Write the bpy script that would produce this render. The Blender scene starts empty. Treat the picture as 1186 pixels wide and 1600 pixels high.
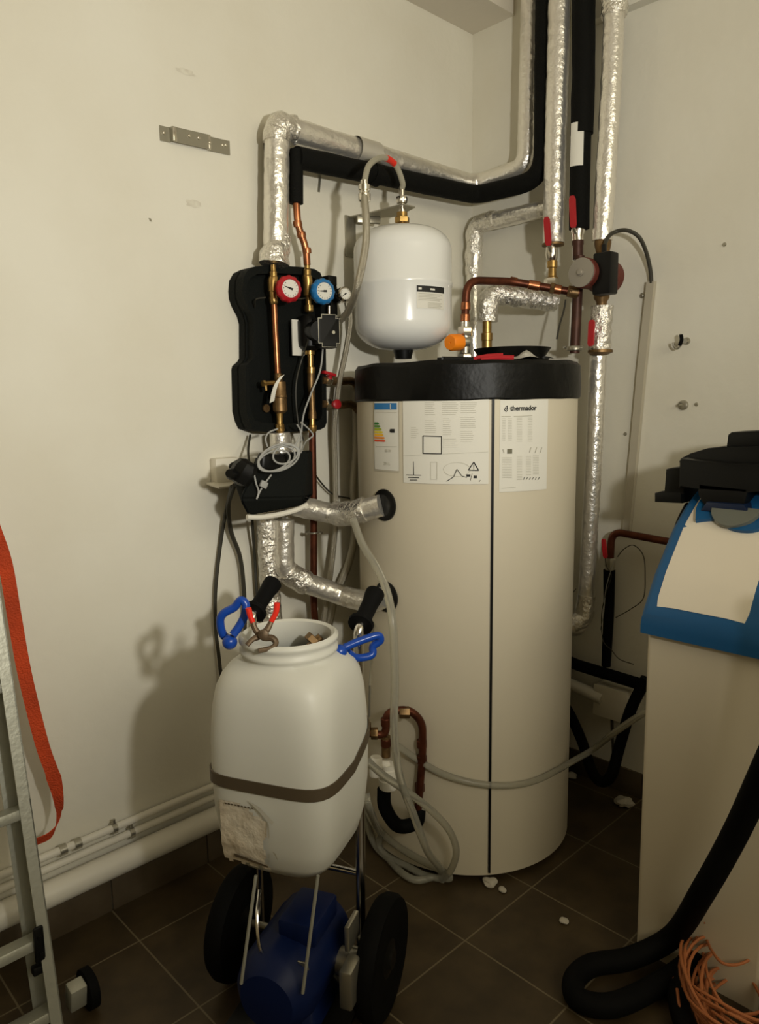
import bpy, bmesh, random
from math import *
from mathutils import Vector, Matrix, noise
random.seed(7)
S = bpy.context.scene
COL = S.collection

# ------------------------------------------------------------------ camera
FPX, PX, PY = 1155.0, 593.0, 800.0
PITCH, YAW, ROLL = radians(8.57), radians(46.1), radians(-.83)
CAM = Vector((-2.339, -1.893, 1.4))
fw = Vector((cos(YAW)*cos(PITCH), sin(YAW)*cos(PITCH), -sin(PITCH)))
rt0 = Vector((sin(YAW), -cos(YAW), 0)); up0 = rt0.cross(fw)
rt = rt0*cos(ROLL)+up0*sin(ROLL); up = -rt0*sin(ROLL)+up0*cos(ROLL)
cd = bpy.data.cameras.new('camera'); cam = bpy.data.objects.new('camera', cd); COL.objects.link(cam)
m = Matrix((rt, up, -fw)).transposed().to_4x4(); m.translation = CAM; cam.matrix_world = m
cd.sensor_fit = 'VERTICAL'; cd.sensor_height = 36; cd.lens = FPX/1600*36; cd.clip_start = .05
S.camera = cam

# ------------------------------------------------------------------ light, world, exposure
S.view_settings.view_transform = 'Standard'; S.view_settings.look = 'None'
S.view_settings.gamma = 1; S.view_settings.use_curve_mapping = False
S.view_settings.exposure = 0.0
w = bpy.data.worlds.new('world'); S.world = w; w.use_nodes = True
w.node_tree.nodes['Background'].inputs[0].default_value = (1, .9, .75, 1)
w.node_tree.nodes['Background'].inputs[1].default_value = .02

def spot(name, loc, target, energy, size, blend, radius, color):
    d = bpy.data.lights.new(name, 'SPOT'); d.energy = energy; d.spot_size = radians(size); d.spot_blend = blend
    d.shadow_soft_size = radius; d.color = color
    o = bpy.data.objects.new(name, d); COL.objects.link(o); o.location = loc
    o.rotation_euler = (Vector(target)-Vector(loc)).to_track_quat('-Z', 'Y').to_euler()
    return o
spot('room_spotlight', (-1.88, -2.3, 1.60), (-1.2, 0, 2.35), 108, 124, 1.0, .045, (1, .972, .90))
ad = bpy.data.lights.new('ambient_fill', 'AREA'); ad.shape = 'RECTANGLE'; ad.size = 2.6; ad.size_y = 1.4; ad.energy = 48; ad.color = (1, .92, .70)  # unseen fill light added behind the camera to lift the shadows
ao = bpy.data.objects.new('ambient_fill', ad); COL.objects.link(ao); ao.location = (-1.9, -3.9, 2.6)
ao.rotation_euler = (Vector((-1.5, 0, 1.4))-Vector(ao.location)).to_track_quat('-Z', 'Y').to_euler()

# ------------------------------------------------------------------ points on the real surfaces of the room
def ray(x, y): return fw+rt*((x-PX)/FPX)+up*((PY-y)/FPX)
def L(x, y, o=0.):                      # a point o metres in front of the left wall
    d = ray(x, y); return CAM+d*((-o-CAM.y)/d.y)
def R(x, y, o=0.):                      # a point o metres in front of the right wall
    d = ray(x, y); return CAM+d*((-o-CAM.x)/d.x)
def Z(x, y, z=0.):                      # a point at height z
    d = ray(x, y); return CAM+d*((z-CAM.z)/d.z)
def D(x, y, dist):                      # a point dist metres away over the floor
    d = ray(x, y); return CAM+d*(dist/hypot(d.x, d.y))
TC = Vector((-.537, -.412, 0)); TR = .337
def T(x, y, o=0.):                      # a point on the hot-water tank's shell
    d = ray(x, y); r = TR+o; px, py = CAM.x-TC.x, CAM.y-TC.y
    a = d.x*d.x+d.y*d.y; b = 2*(px*d.x+py*d.y); c = px*px+py*py-r*r
    q = b*b-4*a*c
    t = (-b-sqrt(max(q, 0)))/(2*a); return CAM+d*t

# ------------------------------------------------------------------ materials
def mat(name, col, rough=.6, metal=0., bump=0., bscale=60., var=0., vscale=4., trans=0., coat=0., detail=4., col2=None, ior=1.45, spec=.5):
    m = bpy.data.materials.new(name); m.use_nodes = True; nt = m.node_tree; n = nt.nodes; b = n['Principled BSDF']
    b.inputs['Base Color'].default_value = (*col, 1); b.inputs['Roughness'].default_value = rough
    b.inputs['Metallic'].default_value = metal; b.inputs['Transmission Weight'].default_value = trans
    b.inputs['Coat Weight'].default_value = coat; b.inputs['IOR'].default_value = ior; b.inputs['Specular IOR Level'].default_value = spec
    tc = n.new('ShaderNodeNewGeometry')
    if bump:
        nz = n.new('ShaderNodeTexNoise'); nz.inputs['Scale'].default_value = bscale; nz.inputs['Detail'].default_value = detail
        nt.links.new(tc.outputs['Position'], nz.inputs['Vector'])
        bp = n.new('ShaderNodeBump'); bp.inputs['Strength'].default_value = bump; bp.inputs['Distance'].default_value = .01
        nt.links.new(nz.outputs['Fac'], bp.inputs['Height']); nt.links.new(bp.outputs['Normal'], b.inputs['Normal'])
    if var or col2:
        nz = n.new('ShaderNodeTexNoise'); nz.inputs['Scale'].default_value = vscale; nz.inputs['Detail'].default_value = 5
        nt.links.new(tc.outputs['Position'], nz.inputs['Vector'])
        rp = n.new('ShaderNodeValToRGB'); c2 = col2 or tuple(c*(1-var) for c in col)
        rp.color_ramp.elements[0].position = .35; rp.color_ramp.elements[1].position = .65
        rp.color_ramp.elements[0].color = (*c2, 1); rp.color_ramp.elements[1].color = (*col, 1)
        nt.links.new(nz.outputs['Fac'], rp.inputs['Fac']); nt.links.new(rp.outputs['Color'], b.inputs['Base Color'])
    return m
M = {}
M['wall'] = mat('plaster_paint', (.74, .712, .61), .85, bump=.12, bscale=35, col2=(.70, .665, .555), vscale=2.6)
M['wall2'] = mat('ochre_wall_paint', (.60, .52, .36), .9, bump=.1, bscale=30)
M['ceil'] = mat('ceiling_paint', (.66, .61, .51), .9, bump=.1, bscale=30)
M['foil'] = mat('aluminium_foil', (.86, .83, .76), .31, .82, bump=.5, bscale=40, detail=4)
M['foilc'] = mat('crumpled_foil_tape', (.88, .85, .78), .22, .9, bump=1.0, bscale=70, detail=6)
M['foam'] = mat('black_foam', (.005, .005, .004), .8, spec=.15, bump=.3, bscale=200)
M['epp'] = mat('black_moulded_foam', (.004, .005, .004), .75, spec=.2, bump=.25, bscale=300)
M['black'] = mat('black_plastic', (.004, .004, .0035), .42, spec=.3)
M['blackw'] = mat('black_wrap', (.004, .004, .0035), .42, spec=.2, bump=.5, bscale=12)
M['rubber'] = mat('black_rubber', (.003, .003, .0028), .75, spec=.12)
M['copper'] = mat('copper', (.50, .19, .085), .32, .92, var=.45, vscale=25)
M['copperd'] = mat('tarnished_copper', (.15, .045, .022), .42, .75, var=.4, vscale=30)
M['brass'] = mat('brass', (.55, .35, .12), .32, .92, var=.3, vscale=40)
M['bronze'] = mat('dull_bronze', (.26, .16, .07), .45, .8, var=.4, vscale=40)
M['nickel'] = mat('nickel_plate', (.78, .74, .66), .2, 1.)
M['steel'] = mat('braided_steel', (.50, .46, .36), .35, .85, bump=.5, bscale=500)
M['chrome'] = mat('chrome_tube', (.80, .78, .74), .15, 1.)
M['zinc'] = mat('zinc_plate', (.42, .40, .33), .35, .85)
M['alu'] = mat('ladder_aluminium', (.44, .44, .37), .45, .55, bump=.1, bscale=80)
M['red'] = mat('red_plastic', (.42, .012, .018), .4)
M['redgrip'] = mat('red_grip_plastic', (.75, .03, .015), .4)
M['blue'] = mat('blue_plastic', (.008, .055, .33), .28)
M['bluec'] = mat('softener_blue', (.008, .085, .22), .38)
M['blueg'] = mat('gauge_blue', (.02, .17, .42), .35)
M['white'] = mat('vessel_white_paint', (.78, .78, .74), .22, coat=.3)
M['cream'] = mat('tank_cream_vinyl', (.61, .55, .42), .55, bump=.12, bscale=9, detail=2)
M['softw'] = mat('softener_cream_plastic', (.66, .585, .44), .5)
M['softp'] = mat('softener_panel_plastic', (.74, .67, .54), .5)
M['hdpe'] = mat('translucent_polyethylene', (.60, .59, .52), .42, spec=.35)
M['hdpe'].node_tree.nodes['Principled BSDF'].inputs['Subsurface Weight'].default_value = .3
M['hdpe'].node_tree.nodes['Principled BSDF'].inputs['Subsurface Radius'].default_value = (.03, .03, .025)
M['strap'] = mat('brown_steel_band', (.10, .075, .045), .45, .3)
M['paper'] = mat('paper', (.70, .68, .60), .8)
M['oldpaper'] = mat('soiled_paper', (.60, .54, .43), .8, bump=.8, bscale=30, col2=(.46, .38, .27), vscale=14)
M['ink'] = mat('black_ink', (.015, .015, .013), .7)
M['grey'] = mat('grey_ink', (.47, .45, .37), .8)
M['cable'] = mat('grey_cable', (.33, .33, .31), .5)
M['cabled'] = mat('dark_cable', (.035, .032, .022), .5)
M['pipew'] = mat('white_painted_pipe', (.70, .67, .58), .4)
M['pump'] = mat('red_brown_cast_iron', (.13, .028, .018), .5, .2, bump=.3, bscale=90)
M['pumpface'] = mat('grey_plate', (.33, .30, .25), .4, .4)
M['orange'] = mat('orange_plastic', (.95, .26, .012), .4)
M['strapo'] = mat('orange_webbing', (.60, .062, .010), .75, bump=.6, bscale=250, var=.25, vscale=14)
M['iron'] = mat('rusty_plier_steel', (.16, .11, .065), .5, .5, var=.4, vscale=60)
M['wireo'] = mat('salmon_cable', (.42, .14, .048), .5)
M['motor'] = mat('blue_motor_paint', (.002, .009, .055), .5, spec=.3)
M['brownpipe'] = mat('dull_brown_pipe', (.085, .035, .022), .5, .4, var=.3, vscale=30)
M['trunk'] = mat('grey_trunking_plastic', (.44, .40, .31), .5)
M['tape'] = mat('pale_foil_tape', (.62, .59, .51), .4, .5)
M['socket'] = mat('cream_socket_plastic', (.70, .66, .55), .45)
M['grip'] = mat('black_grip_foam', (.003, .003, .003), .7, spec=.15)
M['debris'] = mat('plaster_debris', (.5, .46, .38), .9)
M['hose'] = mat('clear_pvc_hose', (.62, .60, .50), .22, trans=.72, ior=1.3)
M['braid'] = mat('clear_braided_hose', (.50, .47, .36), .3, trans=.35)
M['clear'] = mat('clear_dial_plastic', (.22, .23, .19), .15, trans=.4)
M['screen'] = mat('dark_navy_plastic', (.006, .014, .04), .3)

def tile_mat():
    m = bpy.data.materials.new('brown_floor_tiles'); m.use_nodes = True; nt = m.node_tree; n = nt.nodes; b = n['Principled BSDF']
    g = n.new('ShaderNodeNewGeometry'); sp = n.new('ShaderNodeSeparateXYZ'); nt.links.new(g.outputs['Position'], sp.inputs[0])
    ms = []
    for ax, off in ((0, .98), (1, .78)):
        a = n.new('ShaderNodeMath'); a.operation = 'ADD'; a.inputs[1].default_value = off+30.3+.1515
        nt.links.new(sp.outputs[ax], a.inputs[0])
        md = n.new('ShaderNodeMath'); md.operation = 'MODULO'; md.inputs[1].default_value = .303; nt.links.new(a.outputs[0], md.inputs[0])
        s = n.new('ShaderNodeMath'); s.operation = 'SUBTRACT'; s.inputs[1].default_value = .1515; nt.links.new(md.outputs[0], s.inputs[0])
        ab = n.new('ShaderNodeMath'); ab.operation = 'ABSOLUTE'; nt.links.new(s.outputs[0], ab.inputs[0])
        l = n.new('ShaderNodeMath'); l.operation = 'LESS_THAN'; l.inputs[1].default_value = .0022; nt.links.new(ab.outputs[0], l.inputs[0]); ms.append(l)
    mx = n.new('ShaderNodeMath'); mx.operation = 'MAXIMUM'; nt.links.new(ms[0].outputs[0], mx.inputs[0]); nt.links.new(ms[1].outputs[0], mx.inputs[1])
    nz = n.new('ShaderNodeTexNoise'); nz.inputs['Scale'].default_value = 9; nz.inputs['Detail'].default_value = 6; nt.links.new(g.outputs['Position'], nz.inputs['Vector'])
    rp = n.new('ShaderNodeValToRGB'); rp.color_ramp.elements[0].position = .35; rp.color_ramp.elements[1].position = .7
    rp.color_ramp.elements[0].color = (.036, .023, .009, 1); rp.color_ramp.elements[1].color = (.070, .047, .020, 1); nt.links.new(nz.outputs['Fac'], rp.inputs['Fac'])
    mc = n.new('ShaderNodeMix'); mc.data_type = 'RGBA'; nt.links.new(mx.outputs[0], mc.inputs[0]); nt.links.new(rp.outputs[0], mc.inputs[6]); mc.inputs[7].default_value = (.15, .12, .07, 1)
    nt.links.new(mc.outputs[2], b.inputs['Base Color']); b.inputs['Roughness'].default_value = .5
    return m
M['tile'] = tile_mat()
M['skirt'] = mat('brown_skirting_tile', (.10, .075, .045), .45, col2=(.07, .05, .028), vscale=9)

# ------------------------------------------------------------------ mesh helpers
def resample(pts, step):
    out = [pts[0]]; acc = 0.
    for a, b in zip(pts, pts[1:]):
        l = (b-a).length; n = max(1, int(l/step))
        for i in range(1, n+1): out.append(a.lerp(b, i/n))
    return out
def fillet(pts, rad, n=7):
    pts = [Vector(p) for p in pts]; out = [pts[0]]
    rads = rad if isinstance(rad, (list, tuple)) else [rad]*(len(pts)-2)
    for i in range(1, len(pts)-1):
        p = pts[i]; a = pts[i-1]-p; b = pts[i+1]-p; r = min(rads[i-1], a.length*.49, b.length*.49)
        A = p+a.normalized()*r; B = p+b.normalized()*r
        for k in range(n+1):
            t = k/n; out.append(A*(1-t)**2+p*2*t*(1-t)+B*t*t)
    out.append(pts[-1]); return out
def spline(pts, n=8):
    pts = [Vector(p) for p in pts]; P = [pts[0]*2-pts[1]]+pts+[pts[-1]*2-pts[-2]]; out = []
    for i in range(1, len(P)-2):
        a, b, c, d = P[i-1:i+3]
        for k in range(n):
            t = k/n; out.append(.5*((2*b)+(c-a)*t+(2*a-5*b+4*c-d)*t*t+(3*b-a-3*c+d)*t**3))
    out.append(pts[-1]); return out
def frames(pts):
    T_ = []
    for i in range(len(pts)):
        a = pts[max(i-1, 0)]; b = pts[min(i+1, len(pts)-1)]; t = (b-a); T_.append(t.normalized() if t.length > 1e-9 else Vector((0, 0, 1)))
    ref = Vector((0, 0, 1)) if abs(T_[0].z) < .9 else Vector((1, 0, 0))
    u = T_[0].cross(ref).normalized(); out = []
    for t in T_:
        u = (u-t*u.dot(t)).normalized(); out.append((t, u, t.cross(u)))
    return out
def tube(bm, pts, r, seg=12, jit=0., jsc=30., caps=True, step=None):
    pts = [Vector(p) for p in pts]
    if step: pts = resample(pts, step)
    q = [pts[0]]
    for p in pts[1:]:
        if (p-q[-1]).length > 1e-6: q.append(p)
    pts = q; fr = frames(pts); rings = []
    for i, (p, (t, u, v)) in enumerate(zip(pts, fr)):
        rr = r(i/(len(pts)-1)) if callable(r) else r; ring = []
        for k in range(seg):
            a = 2*pi*k/seg; d = u*cos(a)+v*sin(a); q = rr
            if jit: q = rr*(1+jit*noise.noise((p+d*rr)*jsc))
            ring.append(bm.verts.new(p+d*q))
        rings.append(ring)
    for A, B in zip(rings, rings[1:]):
        for k in range(seg): bm.faces.new((A[k], A[(k+1) % seg], B[(k+1) % seg], B[k]))
    if caps:
        bm.faces.new(rings[0][::-1]); bm.faces.new(rings[-1])
def axes(ax):
    ax = Vector(ax).normalized(); r = Vector((0, 0, 1)) if abs(ax.z) < .9 else Vector((1, 0, 0))
    u = ax.cross(r).normalized(); return ax, u, ax.cross(u)
def lathe(bm, prof, o, ax=(0, 0, 1), seg=24, hexa=False):
    o = Vector(o); ax, u, v = axes(ax); rings = []
    if hexa: seg = 6
    for r, h in prof:
        rings.append([bm.verts.new(o+ax*h+(u*cos(2*pi*k/seg)+v*sin(2*pi*k/seg))*max(r, 1e-5)) for k in range(seg)])
    for A, B in zip(rings, rings[1:]):
        for k in range(seg): bm.faces.new((A[k], A[(k+1) % seg], B[(k+1) % seg], B[k]))
    bm.faces.new(rings[0][::-1]); bm.faces.new(rings[-1])
def cyl(bm, a, b, r, seg=16):
    a = Vector(a); b = Vector(b); lathe(bm, [(r, 0), (r, (b-a).length)], a, b-a, seg)
def hexnut(bm, c, r, h, ax=(0, 0, 1)): lathe(bm, [(r*.93, -h/2), (r, -h/2+.1*h), (r, h/2-.1*h), (r*.93, h/2)], c, ax, 6)
def box(bm, c, s, rot=None, bev=0., seg=2, taper=None):
    mt = Matrix.Translation(c) @ (rot.to_4x4() if rot else Matrix.Identity(4)) @ Matrix.Diagonal((*s, 1))
    r = bmesh.ops.create_cube(bm, size=1, matrix=Matrix.Identity(4)); vs = r['verts']
    if taper:
        for v in vs:
            if v.co.z > 0: v.co.x *= taper[0]; v.co.y *= taper[1]
    for v in vs: v.co = mt @ v.co
    if bev:
        es = {e for v in vs for e in v.link_edges}
        bmesh.ops.bevel(bm, geom=list(es), offset=bev, segments=seg, affect='EDGES', profile=.5)
def prism(bm, poly, o, u, v, n, d, bev=0., seg=2):      # polygon (a, b) in the u-v plane at o, pushed d along n
    o, u, v, n = Vector(o), Vector(u), Vector(v), Vector(n)
    A = [bm.verts.new(o+u*a+v*b) for a, b in poly]; B = [bm.verts.new(o+u*a+v*b+n*d) for a, b in poly]
    k = len(poly); f1 = bm.faces.new(A); f2 = bm.faces.new(B[::-1])
    for i in range(k): bm.faces.new((A[i], B[i], B[(i+1) % k], A[(i+1) % k]))
    if bev: bmesh.ops.bevel(bm, geom=list(f2.edges), offset=bev, segments=seg, affect='EDGES', profile=.5)
def ribbon(bm, pts, wv, th=.002):
    n = frames(pts); rows = []
    for i, p in enumerate(pts):
        w_ = wv[i] if isinstance(wv, list) else wv; t = n[i][0]; nn = t.cross(w_).normalized()*th/2
        rows.append([bm.verts.new(p+w_/2+nn), bm.verts.new(p-w_/2+nn), bm.verts.new(p-w_/2-nn), bm.verts.new(p+w_/2-nn)])
    for A, B in zip(rows, rows[1:]):
        for k in range(4): bm.faces.new((A[k], A[(k+1) % 4], B[(k+1) % 4], B[k]))
    bm.faces.new(rows[0]); bm.faces.new(rows[-1][::-1])
WL = {}
def obj(name, bm, mt, parent=None, loc=None, ang=35, label=None):
    bmesh.ops.remove_doubles(bm, verts=bm.verts, dist=1e-6)
    bmesh.ops.recalc_face_normals(bm, faces=bm.faces)
    if parent is not None: base = WL[parent.name]
    elif loc is not None: base = Vector(loc)
    else:
        cs = [v.co for v in bm.verts]; base = Vector((sum(c.x for c in cs)/len(cs), sum(c.y for c in cs)/len(cs), min(c.z for c in cs)))
    for v in bm.verts: v.co -= base
    for f in bm.faces: f.smooth = True
    me = bpy.data.meshes.new(name); bm.to_mesh(me); bm.free()
    try: me.set_sharp_from_angle(angle=radians(ang))
    except Exception: pass
    me.materials.append(M[mt])
    o = bpy.data.objects.new(name, me); COL.objects.link(o)
    if parent is not None: o.parent = parent
    else: o.location = base
    WL[o.name] = base
    if label: o['label'] = label
    return o
def tag(o, label, cat, group=None):
    o['label'] = label; o['category'] = cat
    if group: o['group'] = group
    return o
def thing(name, loc, label, cat, group=None):
    o = bpy.data.objects.new(name, None); COL.objects.link(o); o.location = loc; o.empty_display_size = .05
    WL[o.name] = Vector(loc); return tag(o, label, cat, group)
def struct(name, bm, mt, ang=35):
    o = obj(name, bm, mt, ang=ang); o['kind'] = 'structure'; return o
def NB(): return bmesh.new()
def ttube(name, mt, parent, pts, r, **k):
    b = NB(); tube(b, pts, r, **k); return obj(name, b, mt, parent)
def text_bm(bm, s, place, size, bold=0.):
    cu = bpy.data.curves.new('t', 'FONT'); cu.body = s; cu.size = size; cu.offset = bold; cu.resolution_u = 3
    o = bpy.data.objects.new('t', cu); COL.objects.link(o); dg = bpy.context.evaluated_depsgraph_get(); dg.update()
    me = o.evaluated_get(dg).to_mesh(); vs = [bm.verts.new(place(v.co.x, v.co.y)) for v in me.vertices]
    for p in me.polygons:
        try: bm.faces.new([vs[i] for i in p.vertices])
        except ValueError: pass
    bpy.data.objects.remove(o); bpy.data.curves.remove(cu)

# ================================================================== the room
CZ = 2.95; X0 = -4.4; Y0 = -4.6
b = NB(); box(b, ((X0)/2, .06, CZ/2), (-X0+.24, .12, CZ)); struct('wall_left', b, 'wall')
b = NB(); box(b, (.06, Y0/2, CZ/2), (.12, -Y0, CZ)); struct('wall_right', b, 'wall')
b = NB(); box(b, (X0/2, Y0-.06, CZ/2), (-X0+.24, .12, CZ)); struct('wall_back', b, 'wall2')
b = NB(); box(b, (X0-.06, Y0/2, CZ/2), (.12, -Y0, CZ)); struct('wall_side', b, 'wall2')
b = NB(); box(b, (X0/2, Y0/2, -.06), (-X0+.24, -Y0+.24, .12)); struct('floor', b, 'tile')
b = NB(); box(b, (X0/2, Y0/2, CZ+.06), (-X0+.24, -Y0+.24, .12)); struct('ceiling', b, 'ceil')
b = NB(); box(b, (X0/2, -.095, (2.742+CZ)/2), (-X0, .19, CZ-2.742)); struct('trim_1', b, 'ceil')
b = NB(); box(b, (-.02, (-.45+Y0)/2, (2.597+CZ)/2), (.04, -Y0-.45, CZ-2.597)); struct('trim_2', b, 'wall')
def skirting(name, axis, length):
    b = NB(); k = -.0; pos = -.068 if axis == 0 else -.173
    e = 0.
    edges = [0.]; 
    while pos > -length: edges.append(pos); pos -= .303
    edges.append(-length)
    for a, c in zip(edges, edges[1:]):
        wd = a-c-.003
        if wd < .01: continue
        if axis == 0: box(b, ((a+c)/2, -.005, .046), (wd, .010, .092), bev=.0015)
        else: box(b, (-.005, (a+c)/2, .046), (.010, wd, .092), bev=.0015)
    struct(name, b, 'skirt')
skirting('baseboard_left', 0, -X0); skirting('baseboard_right', 1, -Y0)

# ================================================================== hot-water tank
tank = thing('hot_water_tank', TC, 'tall cream cylindrical hot-water tank with a black top band and a dark vertical seam', 'water tank')
def bm_cyl_shell(r, z0, z1, th=.004, seg=96, sag=None):
    b = NB(); rings = []
    for z in (z0, z1):
        rings.append([b.verts.new((TC.x+r*cos(2*pi*k/seg), TC.y+r*sin(2*pi*k/seg), z+(sag(2*pi*k/seg, z) if sag else 0))) for k in range(seg)])
    for k in range(seg): b.faces.new((rings[0][k], rings[0][(k+1) % seg], rings[1][(k+1) % seg], rings[1][k]))
    b.faces.new(rings[0][::-1]); b.faces.new(rings[1]); return b
obj('jacket', bm_cyl_shell(TR, .022, 1.405), 'cream', tank)
b = NB(); lathe(b, [(TR-.03, 0), (TR-.03, .022)], TC, seg=64); obj('base', b, 'black', tank)
b = NB(); seg = 120; rows = []
prof = [(TR+.003, 1.398), (TR+.006, 1.402), (TR+.006, 1.45), (TR+.004, 1.492), (TR-.006, 1.503), (TR-.05, 1.505), (0.001, 1.500)]
for j, (r, z) in enumerate(prof):
    row = []
    for k in range(seg):
        a = 2*pi*k/seg; nx = noise.noise(Vector((cos(a)*3, sin(a)*3, j*.3))); rr = r+(.004*nx if j < 6 else 0); zz = z+(.005*nx if j in (0, 1, 3, 4) else 0)
        row.append(b.verts.new((TC.x+rr*cos(a), TC.y+rr*sin(a), zz)))
    rows.append(row)
for A, B in zip(rows, rows[1:]):
    for k in range(seg): b.faces.new((A[k], A[(k+1) % seg], B[(k+1) % seg], B[k]))
b.faces.new(rows[0][::-1]); b.faces.new(rows[-1])
obj('top_wrap', b, 'blackw', tank, label='black crinkled wrap around the tank top')
def on_tank(theta, z, o=.0015): return Vector((TC.x+(TR+o)*cos(theta), TC.y+(TR+o)*sin(theta), z))
def tang(x, y):
    p = T(x, y); a = atan2(p.y-TC.y, p.x-TC.x); return (a-2*pi if a > 0 else a), p.z
def patch(bm, th0, th1, z0, z1, o=.0015, n=10, thk=.0006):
    rows = []
    for i in range(n+1):
        t = th0+(th1-th0)*i/n
        rows.append((on_tank(t, z0, o), on_tank(t, z1, o)))
    V = [(bm.verts.new(a), bm.verts.new(c)) for a, c in rows]
    for A, B in zip(V, V[1:]): bm.faces.new((A[0], B[0], B[1], A[1]))
# seam
sth, _ = tang(768, 900)
b = NB(); patch(b, sth-.009, sth+.009, .03, 1.40, .0012, 2); patch(b, sth-.009, sth+.009, .03, 1.40, .0042, 2)
obj('seam_strip', b, 'black', tank)
b = NB(); patch(b, sth+.012, sth+.055, .024, 1.40, .0018, 3); obj('seam_edge', b, 'cream', tank)
# labels (a sheet plus its print)
def sheet(name, px0, py0, px1, py1, parent=tank, mt='paper', label=None):
    a0, z1 = tang(px0, py0); a1, z0 = tang(px1, py1); b = NB(); patch(b, a0, a1, z0, z1, .0022, 14)
    o = obj(name, b, mt, parent, label=label); return o
def print_px(bm, x0, y0, x1, y1, o=.0034):
    a0, z1 = tang(x0, y0); a1, z0 = tang(x1, y1); patch(bm, a0, a1, z0, z1, o, 3)
def line_px(bm, x0, y0, x1, y1, wd=.0018, o=.0040):
    p, q = T(x0, y0, o), T(x1, y1, o); n = 6; t = (q-p).normalized(); nrm = Vector(((p+q)/2-TC)); nrm.z = 0; nrm.normalize(); s = t.cross(nrm).normalized()*wd/2
    V = []
    for i in range(n+1):
        c = T(x0+(x1-x0)*i/n, y0+(y1-y0)*i/n, o); V.append((bm.verts.new(c+s), bm.verts.new(c-s)))
    for A, B in zip(V, V[1:]): bm.faces.new((A[0], B[0], B[1], A[1]))
# energy label
en = sheet('energy_label', 585, 628, 624, 736, label='narrow energy rating label with blue header')
b = NB(); print_px(b, 586, 630, 621, 640); obj('label_header', b, 'blueg', en)
b = NB(); print_px(b, 611, 631, 612.5, 639, .0044); obj('label_header_mark', b, 'paper', en)
for i, (c, wd) in enumerate((((.03, .17, .03), 8), ((.10, .25, .04), 10), ((.35, .42, .03), 12), ((.72, .58, .02), 14), ((.85, .45, .02), 15), ((.80, .25, .02), 17), ((.70, .07, .02), 18))):
    key = 'bar%d' % i; M[key] = mat('rating_bar_ink', c, .7); b = NB(); y = 659.5+i*4.5
    a, z1 = tang(586, y); a1, z0 = tang(586+wd-2, y+3.9); a2, _ = tang(586+wd, y+2)
    patch(b, a, a1, z0, z1, .0034, 3); V = [b.verts.new(on_tank(a1, z0, .0034)), b.verts.new(on_tank(a2, (z0+z1)/2, .0034)), b.verts.new(on_tank(a1, z1, .0034))]; b.faces.new(V)
    obj('rating_bar', b, key, en)
b = NB(); print_px(b, 611, 670, 618, 676); line_px(b, 609, 673, 612, 673, .007); obj('rating_arrow', b, 'ink', en)
b = NB()
for y in (644, 697.5): line_px(b, 587, y, 620, y+.3, .0008)
line_px(b, 585, 628, 585, 735, .0012); line_px(b, 585, 735, 624, 738, .0012); line_px(b, 624, 628, 624, 738, .0012); obj('label_rule', b, 'grey', en)
def tank_text(bm, s, px, py, size, bold=0., o=.0042):
    th, z = tang(px, py); text_bm(bm, s, lambda x, y: on_tank(th+x/(TR+o), z+y, o), size, bold)
b = NB(); tank_text(b, '68 W', 603, 706, .011); obj('label_figures', b, 'grey', en); b = NB(); tank_text(b, '291 L', 601, 726, .012); obj('label_figures', b, 'grey', en)
# big instruction sheet
ins = sheet('instruction_sheet', 630, 624, 763, 756, label='wide printed instruction sheet with earth and warning symbols')
b = NB()
for x, y0, y1, x1 in ((664, 629, 648, 680), (691, 629, 650, 716), (720, 629, 646, 746), (664, 657, 676, 682), (692, 654, 680, 706), (720, 652, 668, 745), (720, 674, 692, 742), (692, 686, 700, 716), (642, 668, 686, 654)):
    y = y0
    while y < y1:
        line_px(b, x, y, x1-random.random()*5, y, .0009); y += 3.1
obj('printed_text', b, 'grey', ins)
b = NB()
for p, q in (((661, 681), (690, 682)), ((690, 682), (690, 709)), ((690, 709), (661, 708.5)), ((661, 708.5), (661, 681))): line_px(b, *p, *q, .0024)
obj('printed_square', b, 'ink', ins); b = NB()
line_px(b, 646, 721, 646.5, 742, .0017)
line_px(b, 635, 742, 658, 742.5, .0019); line_px(b, 638, 746, 655, 746.5, .0019); line_px(b, 640.5, 750, 652, 750, .0019); obj('earth_symbol', b, 'ink', ins); b = NB()
for p, q in (((740.5, 722), (732, 734.5)), ((732, 734.5), (748, 735)), ((748, 735), (740.5, 722))): line_px(b, *p, *q, .0026)
line_px(b, 740.5, 726, 740.5, 731, .002); line_px(b, 740.5, 732, 740.5, 733.2, .002); obj('warning_triangle', b, 'ink', ins); b = NB()
line_px(b, 698, 752, 709, 745, .002); line_px(b, 709, 745, 714, 733, .002); line_px(b, 714, 733, 722, 744, .0016); line_px(b, 722, 744, 730, 746, .0014)
print_px(b, 729, 741, 735, 744.5); print_px(b, 740, 743, 745, 747); line_px(b, 735, 751, 738, 740, .001); line_px(b, 749, 753, 750.5, 750, .001)
obj('printed_symbols', b, 'ink', ins)
b = NB(); pp = [(714+21*cos(t*pi/10), 733.5+11*sin(t*pi/10)) for t in range(21)]
for p, q in zip(pp, pp[1:]): line_px(b, *p, *q, .0008)
for p, q in (((673, 722), (683, 722)), ((683, 722), (683, 749)), ((683, 749), (673, 749)), ((673, 749), (673, 722)), ((630, 712), (763, 706))): line_px(b, *p, *q, .0008)
obj('printed_outlines', b, 'grey', ins)
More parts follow.
